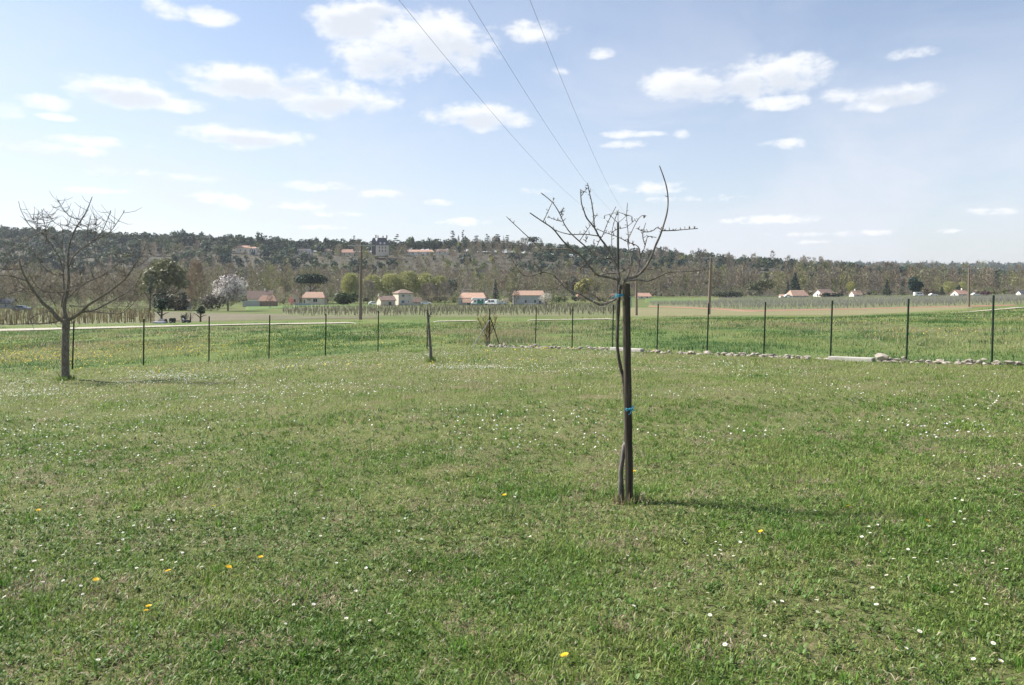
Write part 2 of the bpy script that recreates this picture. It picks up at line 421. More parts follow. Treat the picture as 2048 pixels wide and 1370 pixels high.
def make_ground():
    # lawn: everything this side of the fence
    s = np.linspace(-1, 1, 290); x = np.sinh(s * 3.2) / np.sinh(3.2) * 45 - 6 * (1 - s * s) * 0
    t = np.linspace(0, 1, 270)
    y1 = fence_y(x); y0 = np.minimum(-22, y1 - 5)
    Y = y0[None] + (y1 - y0)[None] * (1 - (1 - t[:, None]) ** 1.0)
    X = np.repeat(x[None], len(t), 0)
    grid_object('lawn', X, Y, ground_z(X, Y), lawn_soil)
    # meadow: from the fence to the far side of the track
    u = np.linspace(-1.25, 1.25, 260); t = np.linspace(0, 1, 120)
    d0 = fence_d(u) - .02; d1 = np.full_like(u, 84.0)
    D = d0[None] + (d1 - d0)[None] * t[:, None] ** 1.4
    X = u[None] * D
    grid_object('meadow', X, D, ground_z(X, D), meadow_soil)
    # valley floor and hills
    u = np.linspace(-1.25, 1.25, 260); d = np.concatenate([np.linspace(80, 320, 92), np.geomspace(323, 3000, 110)])
    U, D = np.meshgrid(u, d); X = U * D; Z = ground_z(X, D) - .06 * np.clip((86 - D) / 2, 0, 1)
    k = int(np.searchsorted(d, 440))
    grid_object('valley_floor', X[:k + 1], D[:k + 1], Z[:k + 1], valley_soil)
    grid_object('hillside', X[k:], D[k:], Z[k:], forest_soil)
make_ground()

def field(name, pts_near, pts_far, mat, lift=.08, n=70, m=40):
    """field between two lines of the photograph, laid on the terrain: lists of (px, distance)"""
    a = np.array(pts_near, float); b = np.array(pts_far, float)
    px = np.linspace(a[0, 0], a[-1, 0], n)
    d0 = np.interp(px, a[:, 0], a[:, 1]); d1 = np.interp(px, b[:, 0], b[:, 1])
    t = np.linspace(0, 1, m)[:, None]
    D = d0[None] * (1 - t) + d1[None] * t
    X = (px[None] - CX) / F * D
    k = np.arange(m)[:, None]; e = np.minimum(np.minimum(k, m - 1 - k), np.minimum(np.arange(n), n - 1 - np.arange(n))[None])
    return grid_object(name, X, D, ground_z(X, D) + np.where(e == 0, -.12, lift), mat)

field('vineyard_soil', [(-500, 82.5), (310, 83)], [(-500, 200), (310, 190)], vine_soil, .05)
field('ploughed_field', [(300, 97), (760, 104)], [(300, 190), (560, 150), (600, 122), (760, 114)], plough_soil, .12)
field('vineyard_soil', [(560, 152), (600, 124), (760, 116), (1240, 104)], [(560, 258), (1240, 285)], vine_soil, .1)
field('garden_lawn', [(490, 205), (640, 262), (760, 275)], [(490, 275), (640, 292), (760, 300)], noisy('garden_green', (.075, .13, .03), (.115, .17, .045), .5, .95, .2), .2)
field('fallow_field', [(1235, 88), (1950, 84)], [(1235, 205), (1500, 120), (1950, 110)], fallow_soil, .08)
field('ploughed_strip', [(1290, 206), (1500, 121), (2040, 108)], [(1290, 220), (1500, 134), (2040, 114)], red_soil, .1)
field('vineyard_soil', [(1290, 221), (1500, 135), (2040, 115), (2500, 112)], [(1290, 400), (2500, 400)], vine_soil, .14)
field('green_field', [(1290, 300), (1430, 300)], [(1290, 400), (1430, 380)], noisy('crop_green', (.085, .125, .035), (.12, .16, .05), .3, .95, .2), .19)

def make_track():
    c = np.array([(-420, 72.3), (0, 71.6), (200, 72.2), (420, 72.8), (600, 73.2), (800, 73.6), (960, 73.8), (1080, 73.2), (1230, 71.5), (1420, 69.5),
                  (1560, 70.5), (1700, 70), (1790, 68.5), (1880, 67), (2048, 71), (2250, 80), (2500, 95)], float)
    px = np.linspace(-420, 2500, 240); d = np.interp(px, c[:, 0], c[:, 1])
    for _ in range(6): d[1:-1] = (d[:-2] + d[1:-1] * 2 + d[2:]) / 4
    px2 = px[None]; w = np.array([-1.35, -.7, 0, .7, 1.35])[:, None]
    wob = (fbm(px * .2, px * 0, 3, 3, 4) - .5)[None] * .9
    w = w * np.interp(px, [300, 900, 1500, 1850], [1, .55, .55, .9])[None]
    D = d[None] + w + wob * np.sign(w) * .6
    X = (px2 - CX) / F * D
    over = .22 * np.interp(px, [700, 735, 855, 870, 950, 970, 1045, 1060, 1225, 1240, 1395, 1405, 1430, 1450, 1840, 1870], [0, 1, 1, 0, 0, 1, 1, .0, .0, 1, 1, .3, .3, 1, 1, 0])
    grid_object('gravel_track', X, D, ground_z(X, D) + .05 + .02 - over[None], gravel)
make_track()

# ------------------------------------------------------------------ grass
def blades(x, y, L, W, az, lean, tone, segs=2, z=None, bend=1.0):
    n = len(x)
    if z is None: z = ground_z(x, y) - .004
    dx, dy = np.cos(az), np.sin(az); sx, sy = -dy, dx
    def pt(f):
        a = lean * (.45 + .55 * f * bend)
        r = L * f * np.sin(a); h = L * f * np.cos(a)
        return x + dx * r, y + dy * r, z + np.maximum(h, .004)
    if segs == 2:
        mx, my, mz = pt(.55); tx, ty, tz = pt(1.0)
        V = np.empty((n, 5, 3)); h = W / 2
        V[:, 0] = np.stack([x - sx * h * .7, y - sy * h * .7, z], 1); V[:, 1] = np.stack([x + sx * h * .7, y + sy * h * .7, z], 1)
        V[:, 2] = np.stack([mx - sx * h, my - sy * h, mz], 1); V[:, 3] = np.stack([mx + sx * h, my + sy * h, mz], 1)
        V[:, 4] = np.stack([tx, ty, tz], 1)
        T0 = np.array([[0, 1, 3], [0, 3, 2], [2, 3, 4]]); k = 5
    else:
        tx, ty, tz = pt(1.0); V = np.empty((n, 3, 3)); h = W / 2
        V[:, 0] = np.stack([x - sx * h, y - sy * h, z], 1); V[:, 1] = np.stack([x + sx * h, y + sy * h, z], 1); V[:, 2] = np.stack([tx, ty, tz], 1)
        T0 = np.array([[0, 1, 2]]); k = 3
    T = (T0[None] + (np.arange(n) * k)[:, None, None]).reshape(-1, 3)
    return V.reshape(-1, 3), T, np.repeat(tone, k, 0)

def merge(parts):
    V, T, C = [], [], []; o = 0
    for v, t, c in parts:
        V.append(v); T.append(t + o); C.append(c); o += len(v)
    return np.concatenate(V), np.concatenate(T), np.concatenate(C)

def sample_wedge(n, d0, d1, umax=.74):
    d = np.sqrt(rng.uniform(d0 * d0, d1 * d1, n)); u = rng.uniform(-umax, umax, n)
    return u * d, d

GREENS = np.array([(.088, .178, .028), (.14, .23, .044), (.195, .268, .062), (.25, .29, .095)])
DRYS = np.array([(.36, .29, .2), (.44, .38, .28), (.22, .16, .11), (.3, .22, .15)])
def grass_tone(x, y, dry_bias=0.0, lush=0.0):
    n = len(x)
    p = fbm(x, y, .26, 3, 21) * .75 + fbm(x, y, 1.6, 2, 33) * .25
    q = fbm(x, y, .9, 2, 55)
    g = np.clip((q - .5) * 1.9 + .5 + rng.normal(0, .32, n) - lush, 0, .999) * 3
    i = g.astype(int); f = (g - i)[:, None]
    c = GREENS[i] * (1 - f) + GREENS[np.minimum(i + 1, 3)] * f
    dry = rng.random(n) < np.clip((p - .5) * 3.0 + .12 + dry_bias, .02, .75)
    k = rng.integers(0, 4, n)
    c[dry] = DRYS[k[dry]] * rng.uniform(.75, 1.15, (dry.sum(), 1))
    return c * rng.uniform(.55, 1.55, (n, 1)), dry

def make_lawn_grass():
    parts = []
    for d0, d1, n, Lm, Wm, segs in ((2.4, 5, 170000, .031, .0044, 2), (5, 9, 165000, .036, .0058, 2), (9, 16, 160000, .05, .0095, 1), (16, 31, 200000, .055, .016, 1)):
        x, y = sample_wedge(n, d0, d1)
        keep = y < fence_y(x) - .05
        dens = fbm(x, y, .3, 3, 77) * .6 + fbm(x, y, 1.3, 2, 78) * .4
        keep &= rng.random(n) < np.clip((dens - .3) * 3.4 + .3, .25, 1)
        x, y = x[keep], y[keep]; n = len(x)
        mid = np.clip((y - 6) / 8, 0, 1)
        tone, dry = grass_tone(x, y, .01 + .1 * mid, .1 - .25 * mid)
        tall = np.clip((fbm(x, y, .7, 2, 91) - .52) * 5, 0, 1)
        L = Lm * rng.uniform(.5, 1.35, n) * (1 + .7 * tall); W = Wm * rng.uniform(.6, 1.5, n)
        lean = np.abs(rng.normal(.85, .42, n)); lean[dry] += .35; lean = np.clip(lean, .05, 1.5)
        W[dry] *= .7
        parts.append(blades(x, y, L, W, rng.uniform(0, 2 * np.pi, n), lean, tone, segs))
    # lush tufts standing proud
    n = 420; x, y = sample_wedge(n, 2.6, 12); k = 34
    for px, py in ((1600, 1195), (1430, 1095), (1650, 1130), (1320, 985), (1020, 1040), (180, 1330), (660, 1290), (1880, 1060), (920, 1320)):
        d = hit(px, py); x = np.append(x, (px - CX) / F * d); y = np.append(y, d)
    n = len(x); sz = rng.uniform(.5, 1.0, n); sz[-9:] = 1.25
    xs = np.repeat(x, k) + rng.normal(0, .03, n * k) * np.repeat(sz, k); ys = np.repeat(y, k) + rng.normal(0, .03, n * k) * np.repeat(sz, k)
    tone = np.repeat(np.array([(.08, .19, .025)]) * rng.uniform(.7, 1.4, (n, 1)) + np.array([(.07, .03, .02)]) * rng.random((n, 1)), k, 0) * rng.uniform(.75, 1.3, (n * k, 1))
    keep = ys < fence_y(xs) - .1
    parts.append(blades(xs[keep], ys[keep], (np.repeat(sz, k) * rng.uniform(.04, .1, n * k))[keep], rng.uniform(.003, .006, n * k)[keep], rng.uniform(0, 6.3, n * k)[keep], rng.uniform(.05, .9, n * k)[keep], tone[keep], 2))
    # longer grass left standing round trunks, stake and posts
    foot = [((1256, 1006), .09), ((130, 762), .16), ((862, 724), .1)]
    fx, fy, fr_ = [], [], []
    for (px, py), r_ in foot:
        d = hit(px, py); fx.append((px - CX) / F * d); fy.append(d); fr_.append(r_)
    fx, fy, fr_ = np.array(fx), np.array(fy), np.array(fr_); k = 170; n = len(fx)
    a = rng.uniform(0, 6.28, n * k); rr = np.repeat(fr_, k) * np.sqrt(rng.uniform(.1, 2.2, n * k))
    xs = np.repeat(fx, k) + np.cos(a) * rr; ys = np.repeat(fy, k) + np.sin(a) * rr
    tone, _ = grass_tone(xs, ys, .05, .15)
    parts.append(blades(xs, ys, rng.uniform(.04, .1, n * k) * (1 + .05 * ys), rng.uniform(.003, .005, n * k) * (1 + .08 * ys), rng.uniform(0, 6.3, n * k), rng.uniform(.05, .8, n * k), tone, 2))
    # broad weed leaves in rosettes (clover, plantain, dandelion)
    for d0, d1, n, s in ((2.4, 6, 7500, .95), (6, 12, 4500, 1.25)):
        x, y = sample_wedge(n, d0, d1)
        k = 6
        xs = np.repeat(x, k) + rng.normal(0, .012, n * k); ys = np.repeat(y, k) + rng.normal(0, .012, n * k)
        az = np.tile(np.arange(k) * 2 * np.pi / k, n) + np.repeat(rng.uniform(0, 6, n), k) + rng.normal(0, .3, n * k)
        keep = ys < fence_y(xs) - .1
        t = np.repeat(np.array([(.1, .175, .042)]) * rng.uniform(.65, 1.5, (n, 1)) + np.array([(.02, .0, 0)]) * rng.random((n, 1)), k, 0) * rng.uniform(.85, 1.15, (n * k, 1))
        L = np.repeat(rng.uniform(.014, .034, n), k) * s * rng.uniform(.7, 1.2, n * k); W = L * rng.uniform(.3, .5, n * k)
        lean = rng.uniform(.7, 1.35, n * k)
        parts.append(blades(xs[keep], ys[keep], L[keep], W[keep], az[keep], lean[keep], t[keep], 2, z=ground_z(xs[keep], ys[keep]) + rng.uniform(0, .02, keep.sum())))
    # straw lying about
    n = 5200; x, y = sample_wedge(n, 2.4, 9)
    tone = DRYS[rng.integers(0, 2, n)] * rng.uniform(.8, 1.4, (n, 1))
    parts.append(blades(x, y, rng.uniform(.02, .06, n), rng.uniform(.0025, .006, n), rng.uniform(0, 6.3, n), rng.uniform(1.3, 1.5, n), tone, 2, z=ground_z(x, y) + rng.uniform(.005, .03, n)))
    # fine pale clumps where dry thatch stands
    n = 2600; x, y = sample_wedge(n, 6, 26); keep = y < fence_y(x) - .2; x, y = x[keep], y[keep]; n = len(x); k = 9
    xs = np.repeat(x, k) + rng.normal(0, .05, n * k); ys = np.repeat(y, k) + rng.normal(0, .05, n * k)
    tone = np.repeat(DRYS[rng.integers(0, 4, n)] * rng.uniform(.7, 1.05, (n, 1)), k, 0)
    parts.append(blades(xs, ys, rng.uniform(.03, .07, n * k), rng.uniform(.005, .011, n * k), rng.uniform(0, 6.3, n * k), rng.uniform(.1, 1.0, n * k), tone, 1))
    V, T, C = merge(parts)
    o = link_mesh('lawn_grass', tri_mesh('lawn_grass', V, T, grass_leaf, C))
    tag(o, 'short weedy lawn grass mixed with dry straw in the foreground', 'grass', kind='stuff')
make_lawn_grass()

def make_meadow_grass():
    parts = []
    for d0, d1, n, Lm, Wm in ((15, 46, 230000, .075, .02), (40, 80, 140000, .11, .045)):
        x, y = sample_wedge(n, d0, d1, .78)
        keep = (y > fence_y(x) + .12) & (y < 76)
        x, y = x[keep], y[keep]
        gap = np.abs(y - np.interp((x / y) * F + CX, [-420, 0, 420, 960, 1230, 1420, 1700, 1880, 2048, 2250], [72.3, 71.6, 72.8, 73.8, 71.5, 69.5, 70, 67, 71, 80])) > 2.1
        dens = fbm(x, y * .5, 1.6, 3, 177)
        gap &= rng.random(len(x)) < np.clip((dens - .25) * 2.8, .15, 1)
        x, y = x[gap], y[gap]; n = len(x)
        p = fbm(x, y * .4, 3.2, 3, 133); q = fbm(x, y * .5, 8, 2, 140)
        g = np.clip((p - .5) * 4 + .5 + rng.normal(0, .25, n) + (q - .5), 0, .999) * 3
        i = g.astype(int); f = (g - i)[:, None]
        GM = np.array([(.065, .14, .04), (.145, .225, .065), (.215, .27, .085), (.3, .3, .135)])
        tone = (GM[i] * (1 - f) + GM[np.minimum(i + 1, 3)] * f) * rng.uniform(.8, 1.2, (n, 1))
        dry = rng.random(n) < np.clip((q - .5) * 1.5 + .12, .03, .5); tone[dry] = DRYS[rng.integers(0, 4, dry.sum())]
        L = Lm * rng.uniform(.5, 1.4, n) * (1 + np.clip((fbm(x, y * .5, 2.0, 2, 151) - .55) * 6, 0, 1.2))
        parts.append(blades(x, y, L, Wm * rng.uniform(.6, 1.4, n), rng.uniform(0, 6.3, n), np.clip(np.abs(rng.normal(.5, .35, n)), .02, 1.4), tone, 1))
    n = 900; x, y = sample_wedge(n, 20, 66, .76); keep = y > fence_y(x) + .4; x, y = x[keep], y[keep]; n = len(x); k = 26
    w = .1 + .004 * y
    xs = np.repeat(x, k) + rng.normal(0, 1, n * k) * np.repeat(w, k) * 1.3; ys = np.repeat(y, k) + rng.normal(0, 1, n * k) * np.repeat(w, k)
    kk = ys > fence_y(xs) + .15; xs, ys = xs[kk], ys[kk]
    tone = np.repeat(np.array([(.05, .12, .035)]) * rng.uniform(.7, 1.5, (n, 1)), k, 0)[kk] * rng.uniform(.75, 1.25, (len(xs), 1))
    parts.append(blades(xs, ys, rng.uniform(.1, .22, len(xs)), (.008 + .0006 * ys) * rng.uniform(.6, 1.3, len(xs)), rng.uniform(0, 6.3, len(xs)), rng.uniform(.05, 1.0, len(xs)), tone, 1))
    V, T, C = merge(parts)
    o = link_mesh('meadow_grass', tri_mesh('meadow_grass', V, T, grass_leaf, C))
    tag(o, 'longer mottled green meadow grass beyond the wire fence', 'grass', kind='stuff')
make_meadow_grass()

# ------------------------------------------------------------------ flowers
def flower_mesh(name, petals, rp, rc, stem_h, mats, droop=.15, layers=1):
    m = MB()
    m.tube([(0, 0, -.01), (.002, .001, stem_h * .5), (0, 0, stem_h)], [.0011, .0011, .001], 3, 2, False)
    for l in range(layers):
        r = rp * (1 - .28 * l); z0 = stem_h + .002 * l
        for k in range(petals):
            a = 2 * math.pi * (k + .5 * l) / petals; w = math.pi / petals * .86
            c = [(math.cos(a + s) * rr, math.sin(a + s) * rr, z0 + dz) for s, rr, dz in ((-w * .4, r * .2, .001), (-w, r * .8, droop * r), (0, r, droop * r * 1.1), (w, r * .8, droop * r), (w * .4, r * .2, .001))]
            m.add(c, [(0, 1, 2, 3, 4)], 0)
    n = 7; top = stem_h + .002 * layers + rc * .5
    m.add([(math.cos(2 * math.pi * k / n) * rc, math.sin(2 * math.pi * k / n) * rc, stem_h + .0015) for k in range(n)] + [(0, 0, top)], [(k, (k + 1) % n, n) for k in range(n)], 1)
    return m.mesh(name, mats)

daisy_me = [flower_mesh('daisy', 11, .0115, .004, h, [petal_white, petal_yellow, stem_green], dr) for h, dr in ((.05, .15), (.062, .3), (.045, .05), (.07, .2))]
dandelion_me = [flower_mesh('dandelion', 13, .018, .007, h, [petal_yellow, petal_yellow, stem_green], .35, 3) for h in (.06, .085)]

def make_flowers():
    yellow = [(522, 1138), (290, 1254), (297, 1252), (1137, 1345), (421, 1024), (474, 992), (1703, 1037), (1845, 1065), (1531, 1088), (1013, 1009), (1271, 957), (448, 1165), (340, 1161), (188, 1190), (76, 1036)]
    seen = []
    def put(px, py, meshes, name, label, group, s):
        d = hit(px, py)
        x, y = (px - CX) / F * d, d
        o = link_mesh(name, meshes[R.randrange(len(meshes))], None, (x, y, gz(x, y) - .004))
        o.rotation_euler = (R.uniform(-.35, .35), R.uniform(-.35, .35), R.uniform(0, 6.3)); o.scale = (s, s, 1)
        tag(o, label, 'flower', group)
    for px, py in yellow:
        put(px, py + 4, dandelion_me, 'dandelion', 'yellow dandelion flower standing in the short lawn', 'yellow dandelions in the lawn', R.uniform(.9, 1.15) if py > 1000 else .85)
    spots = [(1250, 1140), (1333, 1210), (1415, 1220), (1528, 1197), (622, 1242), (772, 1270), (405, 1155), (1985, 1297), (1995, 1310), (1803, 1323), (1788, 1336),
             (1421, 1258), (1413, 1219), (1439, 1125), (1434, 1137), (1418, 1140), (1484, 1086), (1480, 1098), (1739, 1148), (1876, 1140), (1796, 1180), (1960, 1220),
             (1835, 1291), (1700, 1029), (1628, 1040), (1655, 1057), (1647, 1072), (1695, 1078), (1727, 1087), (1863, 1070), (1907, 1056), (1921, 1063), (1925, 1013), (2040, 1035), (1753, 1068),
             (1993, 1360), (1960, 1364), (190, 1366), (10, 1217), (16, 1210), (300, 1066), (270, 1069), (240, 1053), (255, 1062), (125, 1050), (150, 1030), (168, 1032), (220, 1027), (300, 1024),
             (334, 1047), (345, 1051), (378, 1043), (565, 1268), (587, 1236), (600, 1231), (461, 1313), (708, 1201), (742, 1260), (1068, 1094), (1270, 1101), (1250, 1138), (930, 1094), (994, 1053),
             (1050, 1063), (1026, 1010), (1172, 1009), (1280, 1020), (1290, 1004), (1275, 977), (1288, 981), (1276, 1003), (1282, 1025), (1232, 908), (1238, 918), (1281, 890), (1310, 962), (1336, 1000), (1368, 1013)]
    while len(spots) < 290:
        py = 1360 - 460 * R.random() ** .45; px = R.uniform(-10, 2058)
        dens = float(fbm(np.array([px * 1.0]), np.array([py * 1.6]), 260, 3, 301)[0])
        side = .35 if 700 < px < 1250 and py > 1000 else 1.0
        if R.random() < side * min(1, max(0, (dens - .38) * 4)): spots.append((px, py))
    for px, py in spots:
        put(px, py + 3, daisy_me, 'daisy', 'small white daisy flower standing in the short lawn', 'white daisies in the near lawn', R.uniform(.75, 1.05))
    # the rest: too many and too small to count
    def carpet(name, label, pts, tone, r, h):
        x = np.array([p[0] for p in pts]); y = np.array([p[1] for p in pts]); n = len(x); z = ground_z(x, y) + h * rng.uniform(.6, 1.2, n)
        rr = r * rng.uniform(.75, 1.2, n); k = 6
        a = np.arange(k) * 2 * np.pi / k
        tx, ty = rng.normal(0, .35, n), rng.normal(0, .35, n)
        V = np.empty((n, k, 3))
        V[:, :, 0] = x[:, None] + np.cos(a) * rr[:, None]; V[:, :, 1] = y[:, None] + np.sin(a) * rr[:, None]
        V[:, :, 2] = z[:, None] + np.cos(a) * (rr * tx)[:, None] + np.sin(a) * (rr * ty)[:, None]
        T0 = np.array([[0, i, i + 1] for i in range(1, k - 1)])
        T = (T0[None] + (np.arange(n) * k)[:, None, None]).reshape(-1, 3)
        C = np.repeat(np.array(tone)[None] * rng.uniform(.85, 1.0, (n, 1)), k, 0)
        o = link_mesh(name, tri_mesh(name, V.reshape(-1, 3), T, wood_leaf, C)); tag(o, label, 'flowers', kind='stuff')
    def scatter(n, d0, d1, dens_seed, thr, inside, patches=()):
        x, y = sample_wedge(n, d0, d1, .72)
        f = fbm(x, y, 2.6, 3, dens_seed)
        px = CX + F * x / y; py = HY + F * (EYE - ground_z(x, y)) / y
        w = np.clip((f - thr) * 2.2, 0, 1)
        for cx, cy, rx, ry, g in patches:
            w = np.maximum(w, g * np.exp(-((px - cx) / rx) ** 2 - ((py - cy) / ry) ** 2))
        keep = (rng.random(n) < w) & (((y < fence_y(x) - .15) if inside else (y > fence_y(x) + .3)))
        return list(zip(x[keep], y[keep]))
    pts = scatter(30000, 8.0, 30, 401, .44, True, [(940, 737, 80, 5, .9), (60, 790, 110, 30, .35), (330, 755, 60, 14, .5), (560, 860, 160, 40, .12), (1950, 820, 160, 60, .2), (1700, 790, 200, 30, .15), (1110, 735, 120, 12, .2)])
    pts += scatter(90000, 15, 28, 401, 9, True, [(940, 737, 85, 5, .8), (700, 735, 300, 8, .1), (330, 756, 70, 12, .5), (40, 800, 120, 22, .4), (1150, 740, 150, 8, .15), (1750, 775, 300, 18, .1)])
    carpet('daisy_carpet', 'white daisies dotted thickly over the middle of the lawn', pts, (.84, .84, .81), .0105, .055)
    pts = scatter(9000, 20, 34, 431, .62, True, [(300, 745, 260, 8, .35), (60, 735, 120, 12, .6)])
    pts += scatter(60000, 24, 58, 461, .70, False, [(60, 715, 170, 22, .6), (330, 700, 260, 20, .32), (620, 690, 260, 14, .15), (860, 690, 120, 10, .2), (1850, 668, 120, 8, .12), (1200, 640, 800, 4, .1)])
    carpet('yellow_flower_carpet', 'small yellow flowers scattered through the grass around the fence', pts, (.8, .6, .05), .02, .1)
make_flowers()

# ------------------------------------------------------------------ near trees, traced limb by limb
class Traced:
    """limbs given as outlines of the photograph; every limb gets its own distance, starting where it leaves its parent"""
    def __init__(s, px0, py0, scale, d, seed):
        s.o = (px0, py0, scale); s.d = d; s.pts = []; s.R = random.Random(seed); s.limbs = []
    def px(s, X, Y): return s.o[0] + X / s.o[2], s.o[1] + Y / s.o[2]
    def limb(s, XY, r0, r1, drift=None, d0=None):
        if d0 is None:
            if s.pts:
                q = min(s.pts, key=lambda p: (p[0] - XY[0][0]) ** 2 + (p[1] - XY[0][1]) ** 2); d0 = q[2]
            else: d0 = s.d
        if drift is None: drift = s.R.uniform(-1, 1)
        L = 0; ds = [0]
        for a, b in zip(XY, XY[1:]): L += math.hypot(b[0] - a[0], b[1] - a[1]); ds.append(L)
        m = L / s.o[2] / F * s.d                      # length in metres
        # smooth the outline with extra points
        out = []; rad = []
        n = len(XY)
        for i in range(n - 1):
            p0 = XY[max(i - 1, 0)]; p1 = XY[i]; p2 = XY[i + 1]; p3 = XY[min(i + 2, n - 1)]
            k = 3
            for j in range(k + (1 if i == n - 2 else 0)):
                t = j / k
                c = [.5 * (2 * p1[a] + (p2[a] - p0[a]) * t + (2 * p0[a] - 5 * p1[a] + 4 * p2[a] - p3[a]) * t * t + (3 * p1[a] - p0[a] - 3 * p2[a] + p3[a]) * t ** 3) for a in (0, 1)]
                f = (ds[i] + (ds[i + 1] - ds[i]) * t) / L
                d = d0 + drift * m * .6 * (f ** .9) + s.R.uniform(-.004, .004) * s.d / 6
                px, py = s.px(*c)
                out.append(P(px, py, d)); rad.append((r0 + (r1 - r0) * f ** .8) * s.R.uniform(.94, 1.08))
                s.pts.append((c[0], c[1], d))
        s.limbs.append((out, rad)); return out, rad
    def spurs(s, n, length, r):
        res = []
        for _ in range(n):
            out, rad = s.R.choice(s.limbs); i = s.R.randrange(1, len(out) - 1) if len(out) > 2 else 0
            a = out[i]; t = (out[min(i + 1, len(out) - 1)] - out[i - 1]).normalized()
            v = Vector((s.R.uniform(-1, 1), s.R.uniform(-1, 1), s.R.uniform(-.3, 1))); v = (v - t * v.dot(t) * .6).normalized()
            l = length * s.R.uniform(.4, 1.3)
            res.append([a, a + v * l * .55 + Vector((0, 0, l * .06)), a + v * l * .9 + Vector((0, 0, l * .25))])
        return res

def to_local(pts, o): return [p - o for p in pts]

